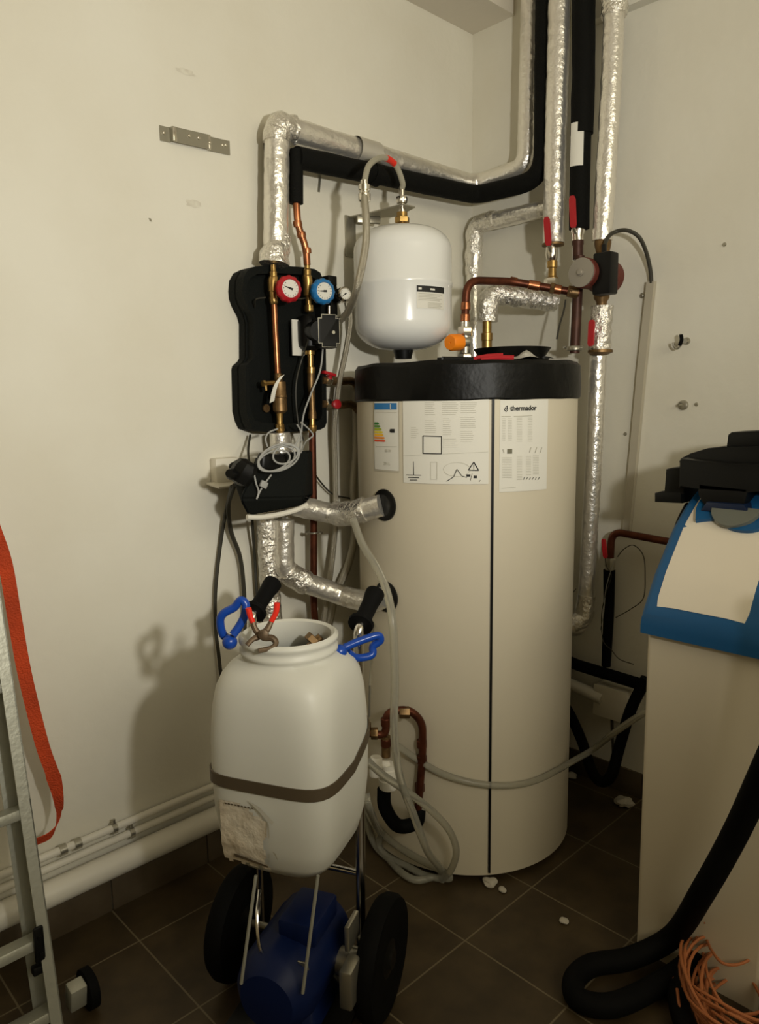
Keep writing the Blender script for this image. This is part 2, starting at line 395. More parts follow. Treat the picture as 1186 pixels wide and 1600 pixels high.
# spec sheet with maker's name
sp = sheet('specification_sheet', 781, 625, 853, 764, label='tall printed specification sheet with a black maker wordmark')
b = NB(); tank_text(b, 'thermador', 796.5, 641.5, .0185, .0005); obj('wordmark', b, 'ink', sp); b = NB()
pp = [(790, 642.5), (788.5, 640), (791, 635.5), (793, 634), (792.6, 638), (793.5, 641), (790.5, 643.5)]
for p, q in zip(pp, pp[1:]): line_px(b, *p, *q, .0018)
line_px(b, 790.6, 642, 792, 638, .0012); obj('flame_emblem', b, 'ink', sp); b = NB()
for k in range(6): line_px(b, 818+k*4.6, 749.5, 820+k*4.6, 745.5, .0016)
obj('printed_ticks', b, 'ink', sp)
b = NB()
for x, x1, y0, y1 in ((785, 790, 654, 690), (794, 800, 654, 690), (808, 816, 653, 690), (825, 832, 653, 690), (785, 800, 715, 748), (808, 816, 713, 750), (822, 830, 713, 742), (833, 842, 712, 742)):
    y = y0
    while y < y1: line_px(b, x, y, x1, y, .0009); y += 2.6
line_px(b, 784, 650.5, 798, 650.5, .0016); line_px(b, 803, 650.5, 832, 649.5, .0016)
for x in (829, 838, 846): line_px(b, x-1.5, 707, x+1, 699, .0026)
line_px(b, 786, 702, 788, 708, .0024); line_px(b, 784, 763, 806, 761, .0012)
obj('printed_text', b, 'grey', sp)
M['midgrey'] = mat('faded_ink', (.16, .15, .10), .8)
b = NB(); print_px(b, 792, 701.5, 799.5, 708.5); obj('printed_block', b, 'midgrey', sp)
# ports with black rosettes
def port(x, y, wd):
    p = T(x, y, 0); n = Vector((p.x-TC.x, p.y-TC.y, 0)).normalized(); b = NB()
    lathe(b, [(wd, 0), (wd, .008), (wd*.72, .013), (.03, .013)], p-n*.004, n, 40); obj('port_rosette', b, 'black', tank); return p, n
p1, n1 = port(601, 789, .046); p2, n2 = port(604, 932, .046)

# ================================================================== insulated pipes, left wall
def pipe_thing(name, label, cat, parts, group=None):
    base = parts[0][2][0]
    t = thing(name, base, label, cat, group)
    for nm, mt, pts, r, kw in parts: ttube(nm, mt, t, pts, r, **kw)
    return t
FK = dict(seg=20, jit=.05, jsc=45, step=.012)
FC = dict(seg=20, jit=.16, jsc=40, step=.008)
zt = L(437, 195, .09).z
# foil-wrapped pipe rising from the station, across both walls
A0 = L(431, 385, .085); A1 = L(433, 197, .085)
cornL = Vector((-.075, -.085, L(735, 284, .085).z))
rp1 = R(824, 262, .06)
pts = fillet([A0, A1, Vector((-.06, -.06, cornL.z)), Vector((-.06, rp1.y, rp1.z)), R(832, -60, .06)], [.05, .07, .06], 8)
t = thing('foil_insulated_pipe', A0, 'foil-lagged pipe running up from the wall station, across and around the corner', 'pipe')
ttube('insulation', 'foil', t, pts, .036, **FK)
ttube('elbow_wrap', 'foilc', t, [L(437, 372, .085), L(435, 385, .09), L(429, 398, .095), L(428, 413, .095)], lambda s: .034+.010*s, **FC)
ttube('elbow_wrap', 'foilc', t, fillet([L(433, 222, .085), A1+Vector((0, 0, .0)), A1.lerp(cornL, .06)], .05), .040, **FC)
b = NB(); pp = [A1.lerp(cornL, .33), A1.lerp(cornL, .43)]; tube(b, pp, .0372, seg=20, caps=False); obj('tape', b, 'tape', t, label='pale tape band')
# black foam pipe below it
B0 = L(463, 318, .10); B1 = L(463, 246, .10)
rq = R(848, 288, .115)
zc = L(728, 300, .115).z
pts = fillet([B1+Vector((0, 0, 0)), Vector((-.115, -.115, zc)), Vector((-.115, rq.y, zc-.005)), R(852, -60, .115)], [.05, .09], 8)
t = thing('black_foam_pipe', B0, 'black foam-lagged pipe running below the foil one and around the corner', 'pipe')
ttube('insulation', 'foam', t, pts, .031, seg=20, jit=.04, jsc=20, step=.02)
ttube('insulation', 'foam', t, [B0, B1+Vector((0, 0, .02))], .0205, seg=18)
for k in (.36,):
    c = B1.lerp(Vector((-.115, -.115, zc)), k); b = NB(); tube(b, [c, c+Vector((.03, 0, -.003))], .034, seg=20); obj('joint_tape', b, 'foam', t)
cp = [B0+Vector((0, 0, .01)), L(465, 352, .10), L(478, 386, .10), L(480, 414, .10)]
ttube('copper_pipe', 'copper', t, fillet(cp, .03), .0105, seg=14)
for q in (L(465, 350, .10), L(471, 367, .10), L(479.5, 392, .10)):
    b = NB(); lathe(b, [(.0128, -.008), (.0138, 0), (.0128, .008)], q, (0.15, 0, -1), 16); obj('fitting', b, 'copper', t)

# wall bracket, upper left
t = thing('mounting_bracket', L(303, 222), 'bent galvanised mounting bracket screwed alone high on the left wall', 'bracket')
bl, br = L(249, 208, 0), L(358, 232, 0); dz = (br.z-bl.z); lx = br.x-bl.x
def bp(s, z=0, o=.0): return Vector((bl.x+lx*s, -o, bl.z+dz*s+z))
b = NB(); prof = [(0, .001), (.13, .001), (.135, .016), (.19, .016), (.2, .014), (.66, .014), (.665, .002), (1, .002)]
for (s0, o0), (s1, o1) in zip(prof, prof[1:]):
    h = .019
    V = [bp(s0, -h, o0), bp(s1, -h, o1), bp(s1, h, o1), bp(s0, h, o0)]
    W = [p+Vector((0, -.002, 0)) for p in V]
    vs = [b.verts.new(p) for p in V+W]
    for f in ((3, 2, 1, 0), (4, 5, 6, 7), (0, 1, 5, 4), (1, 2, 6, 5), (2, 3, 7, 6), (3, 0, 4, 7)): b.faces.new([vs[i] for i in f])
obj('plate', b, 'zinc', t)
for s, z in ((.05, .002), (.37, .004), (.5, .004), (.66, -.002), (.89, .004), (.94, .006)):
    b = NB(); lathe(b, [(.005, 0), (.004, .003), (.001, .004)], bp(s, z, .003 if s < .13 or s > .66 else .016), (0, -1, 0), 12); obj('screw', b, 'nickel', t)
b = NB(); box(b, bp(.165, 0, .017), (.010, .006, .036), bev=.001); obj('tab', b, 'nickel', t)
b = NB(); box(b, bp(.663, 0, .009), (.006, .016, .037), bev=.001); obj('tab', b, 'nickel', t)

# ================================================================== expansion vessel
VC = Vector((-.598, -.205, 0)); vz0 = L(626, 548, .205).z; vz1 = L(626, 355, .205).z; vr = .1545
t = thing('expansion_vessel', VC+Vector((0, 0, vz0)), 'white round-ended expansion vessel hanging above the tank in the corner', 'expansion vessel')
h = vz1-vz0; b = NB(); prof = []
for i in range(9):
    a = i/8*pi/2; prof.append((vr*sin(a)**.75 if a else .001, .085*(1-cos(a))))
zs = h*.535
prof += [(vr, zs-.012), (vr+.002, zs-.008), (vr+.003, zs+.002), (vr, zs+.006)]
for i in range(9):
    a = i/8*pi/2; prof.append((max(.001, vr*cos(a)**.6), h-.075+.075*sin(a)))
lathe(b, prof, VC+Vector((0, 0, vz0)), seg=64); obj('body', b, 'white', t, ang=60)
b = NB(); lathe(b, [(.026, -.025), (.03, -.008), (.034, .01)], VC+Vector((0, 0, vz0)), seg=24); obj('valve_cap', b, 'black', t)
def on_v(th, z, o=.001): return Vector((VC.x+(vr+o)*cos(th), VC.y+(vr+o)*sin(th), z))
tv = atan2(CAM.y-VC.y, CAM.x-VC.x)
def vpatch(bm, a0, a1, z0, z1, o=.0014, n=8):
    V = [(bm.verts.new(on_v(tv+a0+(a1-a0)*i/n, z0, o)), bm.verts.new(on_v(tv+a0+(a1-a0)*i/n, z1, o))) for i in range(n+1)]
    for A, B in zip(V, V[1:]): bm.faces.new((A[0], B[0], B[1], A[1]))
lz = L(670, 455, .3).z
b = NB(); vpatch(b, .27, .93, lz-.062, lz+.004); lb = obj('rating_plate', b, 'paper', t)
b = NB(); vpatch(b, .27, .93, lz-.014, lz+.004, .0022); obj('plate_header', b, 'ink', lb)
b = NB()
for a0 in (.30, .322, .344): vpatch(b, a0, a0+.022, lz-.008+.002*(a0 == .34), lz-.002, .003, 2)
obj('header_emblem', b, 'paper', lb); b = NB(); vpatch(b, .55, .66, lz-.008, lz-.003, .003, 2); obj('header_text', b, 'paper', lb)
b = NB()
for i in range(5): vpatch(b, .30, .86-.07*(i % 3), lz-.020-.0045*i, lz-.0185-.0045*i, .003, 6)
for i in range(4): vpatch(b, .50, .86-.05*(i % 2), lz-.046-.0042*i, lz-.0445-.0042*i, .003, 5)
obj('plate_text', b, 'grey', lb)
# brass fittings above it
ft = VC+Vector((0, 0, vz1))
b = NB(); lathe(b, [(.012, 0), (.012, .012), (.0195, .014), (.0195, .03), (.017, .031), (.017, .045)], ft, seg=20); hexnut(b, ft+Vector((0, 0, .022)), .0235, .018); obj('brass_union', b, 'brass', t)
b = NB(); lathe(b, [(.011, .045), (.011, .07), (.016, .072), (.016, .088), (.009, .092), (.009, .118)], ft, seg=20); hexnut(b, ft+Vector((0, 0, .083)), .018, .018); obj('nickel_nipple', b, 'nickel', t)
# steel shelf bracket holding it
t = thing('vessel_bracket', Vector((-.70, 0, ft.z+.05)), 'grey sheet-steel wall bracket reaching over the white vessel top', 'bracket')
b = NB(); p0 = L(563, 345, .004); box(b, (-.635, -.003, ft.z+.0), (.045, .005, .13), bev=.001); obj('wall_plate', b, 'zinc', t)
b = NB(); prism(b, [(-.645, -.004), (-.63, -.10), (-.625, -.235), (-.57, -.235), (-.53, -.12), (-.60, -.004)], (0, 0, ft.z+.058), (1, 0, 0), (0, 1, 0), (0, 0, 1), .004); obj('arm', b, 'zinc', t)
b = NB(); box(b, (-.605, -.06, ft.z+.047), (.08, .012, .022), Matrix.Rotation(radians(-25), 3, 'Z'), bev=.003); obj('rib', b, 'zinc', t)

# braided hose from vessel, over and down
ht = ft+Vector((0, 0, .115))
hp = spline([ht, L(629, 285, .215), L(618, 258, .225), L(598, 246, .245), L(577, 258, .275), L(569, 285, .30)], 8)
t = thing('braided_steel_hose', ht, 'braided steel hose arching over the white vessel and dropping to the station', 'hose')
ttube('upper_hose', 'braid', t, hp, .0085, seg=14)
b = NB(); i = 20; tube(b, hp[i-3:i+3], .0095, seg=14); obj('marker_band', b, 'redgrip', t, label='red marker band')
b = NB(); c = L(569, 288, .302); lathe(b, [(.011, .01), (.011, 0), (.017, -.002), (.017, -.016), (.014, -.018), (.014, -.024), (.0175, -.026), (.0175, -.044), (.012, -.048), (.012, -.06)], c, seg=18); obj('coupling', b, 'nickel', t)
ttube('lower_hose', 'steel', t, spline([L(569, 303, .305), L(572, 345, .335), L(571, 385, .35), L(560, 440, .34), L(545, 485, .25), L(523, 508, .12)], 8), .0105, seg=14)
pl = spline([L(541, 468, .12), L(547, 500, .12), L(541, 545, .10), L(530, 600, .08), L(523, 665, .06), L(524, 740, .05), L(524, 820, .05), L(516, 900, .06), L(505, 975, .07)], 8)
tag(ttube('braided_steel_hose', 'steel', None, pl, .009, seg=14), 'braided steel hose hanging from the small pressure gauge down the left wall', 'hose')

# ================================================================== pump station on the left wall
st = thing('solar_pump_station', L(445, 680, 0), 'black wall-mounted pump station with a red and a blue thermometer', 'pump station')
ol = [(95, 300), (103, 215), (135, 158), (190, 130), (360, 122), (560, 135), (650, 150), (695, 178), (715, 230), (735, 400), (738, 800), (745, 1330), (730, 1372), (690, 1392), (430, 1412), (220, 1404), (170, 1385), (145, 1330), (125, 1250), (118, 920), (125, 890), (165, 855), (178, 830), (178, 560), (162, 500), (120, 420), (100, 360)]
FO = .075
def outl(sc, o):
    P = [L(360+x/4.942, 390+y/4.94, o) for x, y in ol]; cx = sum(p.x for p in P)/len(P); cz = sum(p.z for p in P)/len(P)
    return [(cx+(p.x-cx)*sc, cz+(p.z-cz)*sc) for p in P]
b = NB(); prism(b, outl(1, FO), (0, 0, 0), (1, 0, 0), (0, 0, 1), (0, -1, 0), FO-.03, bev=.006); obj('back_shell', b, 'epp', st)
b = NB(); P = outl(1, FO); Q = outl(.9, FO); n = len(P)
va = [[b.verts.new((x, -y_, z)) for x, z in PP] for PP, y_ in ((P, .03), (P, FO), (Q, FO), (Q, .044))]
for A, B in zip(va, va[1:]):
    for k in range(n): b.faces.new((A[k], A[(k+1) % n], B[(k+1) % n], B[k]))
obj('shell_rim', b, 'epp', st)
so = .095
def vline(x0, y0, x1, y1, o=so): return L(x0, y0, o), L(x1, y1, o)
def fitting(name, mt, prof_px, parent=st, o=so, seg=18, k=None):
    """prof_px: list of (x, y, halfwidth px) down a vertical line of fittings"""
    pts = [L(x, y, o) for x, y, _ in prof_px]; d = (pts[0]-CAM).dot(fw)/FPX
    b = NB(); rings = []
    for (x, y, hw), p in zip(prof_px, pts):
        rings.append([b.verts.new(p+Vector((cos(2*pi*q/seg), sin(2*pi*q/seg), 0))*hw*d) for q in range(seg)])
    for A, B in zip(rings, rings[1:]):
        for q in range(seg): b.faces.new((A[q], A[(q+1) % seg], B[(q+1) % seg], B[q]))
    b.faces.new(rings[0][::-1]); b.faces.new(rings[-1]); return obj(name, b, mt, parent)
fitting('ball_valve', 'brass', [(427, 414, 4), (427, 424, 4.5), (427, 425, 6), (427, 432, 6), (427, 433, 7.5), (426, 438, 8), (426, 455, 7.5), (426, 456, 6), (427, 464, 6), (427, 466, 7), (428, 473, 7), (428, 476, 5)])
fitting('flow_tube', 'copper', [(428, 474, 5), (434, 588, 5)])
fitting('air_separator', 'bronze', [(434, 583, 5), (435, 584, 6.5), (435, 594, 6.5), (436, 597, 10.5), (436, 617, 11.5), (436, 618, 12.2), (437, 621, 12.2), (437, 622, 11), (438, 642, 11), (438, 646, 7)])
fitting('compression_fitting', 'brass', [(437, 646, 6), (437, 655, 5), (437, 662, 5), (437, 663, 7), (438, 672, 7), (438, 676, 5)])
b = NB(); cyl(b, L(428, 598, so), L(411, 599, so+.005), .007); cyl(b, L(415, 600, so+.005), L(416, 610, so+.005), .004); hexnut(b, L(412, 599, so+.005), .010, .008, (1, 0, 0)); obj('vent_valve', b, 'brass', st)
b = NB(); lathe(b, [(.012, 0), (.012, .006), (.007, .006), (.007, .003)], L(415, 638, .05), (0, -1, 0), 20); obj('drain_ring', b, 'bronze', st)
fitting('ball_valve', 'brass', [(480, 412, 4.5), (480, 420, 4.5), (480, 422, 6), (480, 430, 6), (480, 432, 7.5), (481, 440, 8), (481, 462, 7), (482, 464, 4.5), (482, 476, 4.5), (483, 477, 7), (483, 486, 7), (483, 488, 5)])
fitting('compression_fitting', 'brass', [(484, 546, 5), (484, 547, 7.5), (484, 554, 7.5), (485, 555, 4.5), (485, 573, 4.5), (486, 574, 6.5), (486, 583, 6.5)])
fitting('flow_meter', 'bronze', [(486, 583, 6), (486, 600, 6), (487, 615, 5), (488, 640, 5), (488, 646, 6.5), (488, 654, 6.5)])
fitting('compression_fitting', 'brass', [(488, 653, 5), (488, 664, 5), (488, 665, 7), (488, 673, 7), (488, 676, 5)])
def gauge(parent, c, r, mt, dirv, face=.62, ang=2.6, knurl=True):
    dv = Vector(dirv).normalized(); ax, u, v = axes(dv)
    b = NB(); seg = 48; prof = [(r*.55, -.030), (r*.6, -.012), (r*.93, -.008), (r, 0), (r*.97, .012), (r*.80, .020), (r*.70, .0215), (r*.66, .016), (.001, .016)]
    rings = []
    for j, (rr, hh) in enumerate(prof):
        rings.append([b.verts.new(c+dv*hh+(u*cos(2*pi*k/seg)+v*sin(2*pi*k/seg))*rr*(1+(.035*cos(2*pi*k/seg*12) if knurl and 1 < j < 5 else 0))) for k in range(seg)])
    for A, B in zip(rings, rings[1:]):
        for k in range(seg): b.faces.new((A[k], A[(k+1) % seg], B[(k+1) % seg], B[k]))
    b.faces.new(rings[0][::-1]); b.faces.new(rings[-1]); g = obj('thermometer_knob' if knurl else 'pressure_gauge', b, mt, parent)
    b = NB(); lathe(b, [(r*.66, .0165), (r*.66, .0178)], c, dv, 36); f = obj('dial', b, 'paper', g)
    b = NB()
    for k in range(13):
        a = -.8+k*(pi+1.6)/12
        d = u*cos(a)+v*sin(a); p = c+dv*.0186; s = d.cross(dv)*.0004*1.6
        q1, q2 = p+d*r*.5, p+d*r*.6; b.faces.new([b.verts.new(x) for x in (q1-s, q1+s, q2+s, q2-s)])
    obj('scale', b, 'ink', g)
    b = NB(); right = rt-dv*rt.dot(dv); right.normalize(); upv = dv.cross(right)
    if upv.z < 0: upv = -upv
    d = (right*cos(ang)+upv*sin(ang)).normalized(); s = d.cross(dv)*r*.045; p = c+dv*.0192
    b.faces.new([b.verts.new(x) for x in (p-d*r*.2-s*2, p-d*r*.2+s*2, p+d*r*.5+s*.4, p+d*r*.5-s*.4)])
    lathe(b, [(r*.09, .0186), (r*.07, .0205)], c, dv, 12); obj('needle', b, 'ink', g)
    return g
gauge(st, L(450, 452, .150), .0375, 'redgrip' if 0 else 'red', (-.25, -1, .0), ang=2.85)
gauge(st, L(503, 456, .150), .0375, 'blueg', (-.25, -1, .0), ang=3.2)
b = NB(); cyl(b, L(430, 452, so), L(447, 452, .13), .008); cyl(b, L(482, 453, so), L(500, 455, .13), .008); obj('gauge_stem', b, 'brass', st)
gauge(st, L(536, 461, .125), .0245, 'nickel', (-.35, -1, .05), ang=3.8, knurl=False)
b = NB(); lathe(b, [(.022, 0), (.022, .03)], L(536, 461, .125)+Vector((.008, .045, 0)), (-.25, -1, 0), 24); cyl(b, L(525, 459, .09), L(508, 459, .09), .012); box(b, L(512, 440, .08), (.035, .05, .03), bev=.003); box(b, L(516, 470, .075), (.028, .04, .09), bev=.004); obj('safety_group', b, 'black', st)
b = NB(); cyl(b, L(514, 478, .11), L(514, 492, .11), .0045); obj('capillary', b, 'nickel', st)
# pump
b = NB(); lathe(b, [(.020, 0), (.034, .012), (.036, .03), (.036, .085), (.028, .10), (.020, .105)], L(484, 548, so), (0, 0, 1), 28); pm = obj('circulation_pump', b, 'black', st)
b = NB(); cyl(b, L(486, 518, .10), L(500, 517, .17), .030, 28); obj('motor_can', b, 'black', pm)
c = L(514, 517, .18); f = Vector((-.30, -1, 0)).normalized(); sx = f.cross(Vector((0, 0, 1))).normalized()
if sx.x < 0: sx = -sx
def octp(w_, h_, c_): return [(-w_+c_, -h_), (w_-c_, -h_), (w_-c_, -h_+c_), (w_, -h_+c_), (w_, h_-c_), (w_-c_, h_-c_), (w_-c_, h_), (-w_+c_, h_), (-w_+c_, h_-c_), (-w_, h_-c_), (-w_, -h_+c_), (-w_+c_, -h_+c_)]
b = NB(); prism(b, octp(.036, .049, .011), c-f*.045, sx, (0, 0, 1), f, .045, bev=.0012); obj('control_box', b, 'black', pm)
b = NB(); o1 = octp(.0345, .0475, .011); o2 = octp(.0331, .0461, .011)
for i in range(12):
    j = (i+1) % 12; b.faces.new([b.verts.new(c+f*.001+sx*a+Vector((0, 0, z))) for a, z in (o1[i], o1[j], o2[j], o2[i])])
obj('box_outline', b, 'zinc', pm)
b = NB(); lathe(b, [(.006, 0), (.005, .002)], c+sx*.014-Vector((0, 0, .004))+f*.001, f, 16); obj('button', b, 'zinc', pm)
b = NB(); q0, q1 = L(455.5, 499, FO+.004), L(475, 556, FO+.004); box(b, ((q0.x+q1.x)/2, -FO-.004, (q0.z+q1.z)/2), (q1.x-q0.x, .004, q0.z-q1.z)); obj('type_plate', b, 'paper', st)
b = NB(); pr = spline([L(441, 587, .13), L(433, 598, .135), L(428, 612, .135), L(425, 628, .13)], 5); ribbon(b, pr, Vector((.016, 0, .006)), .001); obj('paper_tag', b, 'paper', st)
# wires of the station
for pp, r_, m_ in (([(505, 540, .13), (500, 580, .13), (486, 615, .12), (474, 650, .12), (470, 690, .11), (468, 705, .12)], .0028, 'cable'), ([(415, 465, .09), (400, 468, .08), (398, 480, .05)], .0022, 'cabled'), ([(482, 530, .13), (472, 560, .09), (464, 590, .09), (462, 620, .09), (466, 660, .09), (475, 690, .10)], .0025, 'cabled'), ([(455, 464, .10), (465, 467, .10), (477, 466, .10)], .002, 'cabled')):
    ttube('sensor_cable', m_, st, spline([L(*q) for q in pp], 8), r_, seg=8)

# two drain lines with red taps to the right of the station
for y, yy, gx, lab in ((595, 583, 515, 'short bronze branch pipe with upper red tap, right of the station'), (632, 632, 524, 'short bronze branch pipe with lower red tap, right of the station')):
    t = thing('branch_pipe', L(512, y, .06), lab, 'pipe', 'branch pipes right of the station')
    b = NB(); tube(b, fillet([L(502, y-1, .07), L(530, y+1, .065), L(552, y-1, .05), L(575, y+30, .035)], .03), .013, seg=14); obj('pipe', b, 'bronze', t)
    b = NB(); hexnut(b, L(512, y-1, .07), .017, .022, (1, 0, 0)); obj('nut', b, 'nickel', t)
    b = NB()
    if y == 595: box(b, L(514, 584, .085), (.05, .018, .010), Matrix.Rotation(.2, 3, 'Y'), bev=.003); cyl(b, L(516, 592, .08), L(516, 585, .085), .006)
    else: lathe(b, [(.012, 0), (.015, .004), (.015, .012), (.010, .015)], L(524, 632, .08), (-.1, -1, .1), 16)
    obj('tap_handle', b, 'red', t)

# copper riser below the station, with wall clip
tag(ttube('copper_pipe', 'copperd', None, [L(488, 676, .08), L(490, 800, .07), L(490, 940, .06), L(495, 1010, .05)], .0115, seg=14), 'slim copper pipe dropping from the station behind the foil pipes', 'pipe')
t = thing('pipe_clip', L(490, 832, .06), 'small round steel pipe clip around the slim copper pipe', 'clip'); b = NB()
tube(b, [L(490, 832, .065)+Vector((cos(a)*.016, sin(a)*.016, 0)) for a in [i*pi/8 for i in range(17)]], .003, seg=8, caps=False); cyl(b, L(490, 832, .05), L(490, 832, .0), .004); lathe(b, [(.006, 0), (.006, .01)], L(479, 832, .06), (0, -1, 0), 10); lathe(b, [(.005, 0), (.005, .01)], L(500, 832, .06), (0, -1, 0), 10); obj('ring', b, 'zinc', t)

# foil elbow pipes going into the tank
e0 = L(470, 797, .15)
t = thing('foil_insulated_pipe', e0, 'upper foil-lagged pipe bending into the tank flank', 'pipe', 'foil pipes into the tank flank')
q = p1+n1*.012; pts = fillet([L(438, 780, .11), L(462, 795, .13), L(545, 806, .16), q+Vector((-.14, .0, -.012)), q, q-n1*.02], .06, 7)
pts = fillet([L(445, 786, .12), L(520, 803, .16), D(548, 803, (q-CAM).xy.length+.03), q], [.04, .05], 8)
ttube('insulation', 'foil', t, pts, .032, **FK)
mid = pts[len(pts)//2+2:][:12]
ttube('elbow_wrap', 'foilc', t, pts[-11:-1], .036, **FC)
g0 = L(418, 812, .10); g1 = L(420, 905, .10)
t = thing('foil_insulated_pipe', L(443, 812, .12), 'lower foil-lagged pipe turning under the station and running into the tank flank', 'pipe', 'foil pipes into the tank flank')
q = p2+n2*.012
pts = fillet([L(443, 812, .11), L(443, 890, .11), L(470, 908, .13), L(540, 932, .19), D(580, 942, (q-CAM).xy.length+.02), q], [.04, .03, .04, .05], 8)
ttube('insulation', 'foil', t, pts, .032, **FK); ttube('elbow_wrap', 'foilc', t, pts[6:18], .036, **FC)
tag(ttube('foil_insulated_pipe', 'foil', None, [L(437, 676, .10), L(440, 720, .10)], .031, seg=20, jit=.1, jsc=50, step=.01), 'short foil-lagged stub directly under the station', 'pipe')
tag(ttube('foil_insulated_pipe', 'foilc', None, fillet([L(416, 790, .07), L(420, 900, .07), L(428, 985, .07), L(430, 1060, .07)], .05), .030, **FC), 'crumpled foil-lagged pipe dropping down behind the white canister', 'pipe')
tag(ttube('foil_insulated_pipe', 'foil', None, [L(446, 690, .05), L(449, 900, .05)], .016, seg=14, jit=.05), 'thin foil sleeve rising close to the wall behind the black cover', 'pipe')

# black cover box resting on the pipes, with coiled grey cable
bx = thing('black_foam_cover', L(430, 800, .17), 'black moulded insulation cover leaning on the pipes under the station', 'cover')
fr = [L(x, y, .26) for x, y in ((371, 776), (384, 800), (384, 800), (480, 783), (474, 776), (488, 712), (476, 704), (405, 712), (395, 735))]
top = [L(*q) for q in ((392, 722, .10), (486, 703, .10), (489, 762, .10), (380, 772, .10))]
bot = [L(*q) for q in ((371, 780, .24), (386, 807, .23), (478, 790, .23), (474, 768, .25))]
front = [L(*q) for q in ((405, 716, .25), (482, 704, .25), (475, 778, .27), (374, 780, .27))]
b = NB(); back = [L(*q) for q in ((400, 712, .08), (488, 703, .08), (489, 775, .08), (392, 790, .08))]
low = [L(*q) for q in ((388, 806, .25), (478, 789, .25))]
vs = {k: b.verts.new(v) for k, v in zip('abcdefghij', front+back+low)}
for f_ in ('abcd', 'dcji', 'efba', 'fgcb', 'ehda', 'hid', 'gcj', 'hgji', 'ehgf'):
    try: b.faces.new([vs[x] for x in f_])
    except ValueError: pass
bmesh.ops.bevel(b, geom=b.edges[:], offset=.006, segments=2, affect='EDGES'); obj('shell', b, 'epp', bx)
b = NB(); box(b, L(424, 723, .245), (.085, .03, .05), Matrix.Rotation(.15, 3, 'Y'), bev=.012, seg=3); obj('raised_boss', b, 'black', bx)
b = NB(); lw = spline([L(386, 808, .26), L(410, 808, .265), L(440, 803, .265), L(465, 796, .265), L(479, 789, .26)], 5)
tube(b, lw, .0075, seg=10); lathe(b, [(.008, 0), (.009, .006), (.004, .012)], L(477, 794, .262), (0, 0, 1), 12); obj('rim', b, 'pipew', bx, label='off-white lower rim')
b = NB(); box(b, L(384, 752, .22), (.05, .05, .12), Matrix.Rotation(-.35, 3, 'Y'), bev=.012, seg=3); obj('side_flap', b, 'epp', bx)
# black plug clump at its left
t = thing('black_plug', L(370, 740, .24), 'bulky black plug beside the cover, over the wall socket', 'plug')
b = NB(); lathe(b, [(.014, -.02), (.030, -.012), (.034, .01), (.034, .028), (.026, .042), (.012, .047)], L(376, 745, .25), (.35, -.3, .75), 8); obj('body', b, 'black', t)
b = NB(); lathe(b, [(.014, 0), (.016, .015), (.011, .03)], L(365, 742, .25), (-.7, -.5, .2), 10); box(b, L(384, 730, .25), (.045, .04, .03), Matrix.Rotation(.4, 3, 'Y'), bev=.006); obj('collar', b, 'black', t)
# cable coil
t = thing('grey_cable_coil', L(430, 720, .29), 'loose loops of thin grey cable draped over the black cover', 'cable')
for (cx, cy, rx, ry, ph) in ((432, 717, 30, 18, .2), (436, 715, 33, 20, .5), (428, 720, 26, 15, -.1), (446, 710, 20, 14, .8)):
    pts = []
    for i in range(25):
        a = 2*pi*i/24; x = cx+rx*cos(a)*cos(-.35)-ry*sin(a)*sin(-.35); y = cy+rx*cos(a)*sin(-.35)+ry*sin(a)*cos(-.35)
        pts.append(L(x, y, .285+.012*sin(a+ph)+.004*ph))
    ttube('cable_loop', 'cable', t, pts, .0026, seg=8)
for pp in (((397, 740), (400, 755), (404, 768), (401, 780)), ((424, 742), (414, 755), (406, 768), (402, 778)), ((458, 700), (465, 688), (470, 675), (464, 663)), ((418, 698), (415, 686), (420, 676), (434, 670)), ((470, 707), (478, 690), (489, 680), (480, 668), (470, 660))):
    ttube('cable_tail', 'cable', t, spline([L(x, y, .28 if y > 705 else .2) for x, y in pp], 6), .0024, seg=8)
b = NB(); box(b, L(412, 757, .285), (.022, .008, .018), Matrix.Rotation(.5, 3, 'Y'), bev=.002); obj('cable_connector', b, 'cable', t)

# wall socket behind, with its open lid
t = thing('wall_socket', L(352, 740, 0), 'cream surface socket with flip lid on the left wall behind the plug', 'socket')
q0, q1 = L(337, 717, .035), L(375, 752, .035)
b = NB(); box(b, ((q0.x+q1.x)/2, -.018, (q0.z+q1.z)/2), (q1.x-q0.x, .035, q0.z-q1.z), bev=.004); obj('body', b, 'socket', t)
b = NB(); box(b, L(352, 757, .05), (.085, .07, .007), Matrix.Rotation(radians(6), 3, 'X'), bev=.003); obj('lid', b, 'socket', t)
# black mains cables
for nm, pp, r_, lab in (('power_cable', [(362, 760, .12), (356, 785, .05), (346, 840, .02), (337, 920, .02), (337, 980, .02), (342, 1025, .02), (350, 1100, .02)], .0055, 'thin black cable hanging leftmost down the left wall to the canister'),
                    ('power_cable', [(366, 758, .13), (357, 790, .06), (361, 830, .04), (375, 870, .03), (381, 920, .03), (384, 1000, .03), (386, 1060, .03)], .0065, 'thicker black cable swinging down behind the blue shackle'),
                    ('power_cable', [(394, 812, .06), (392, 640+170, .06), (398, 870, .03), (402, 930, .03), (412, 975, .03), (418, 1050, .03)], .0045, 'thin black cable running down beside the crumpled foil pipe'),
                    ('power_cable', [(391, 680, .03), (388, 700, .06), (389, 720, .12), (396, 738, .2)], .0035, 'thin dark cable entering the black cover from above'),
                    ('power_cable', [(488, 733, .05), (500, 752, .03), (520, 772, .03), (548, 779, .03)], .003, 'thin dark cable crossing the wall toward the tank')):
    pts = spline([L(*q) for q in pp if not (q[0] == 392)], 8)
    tag(ttube(nm, 'cabled', None, pts, r_, seg=8), lab, 'cable')
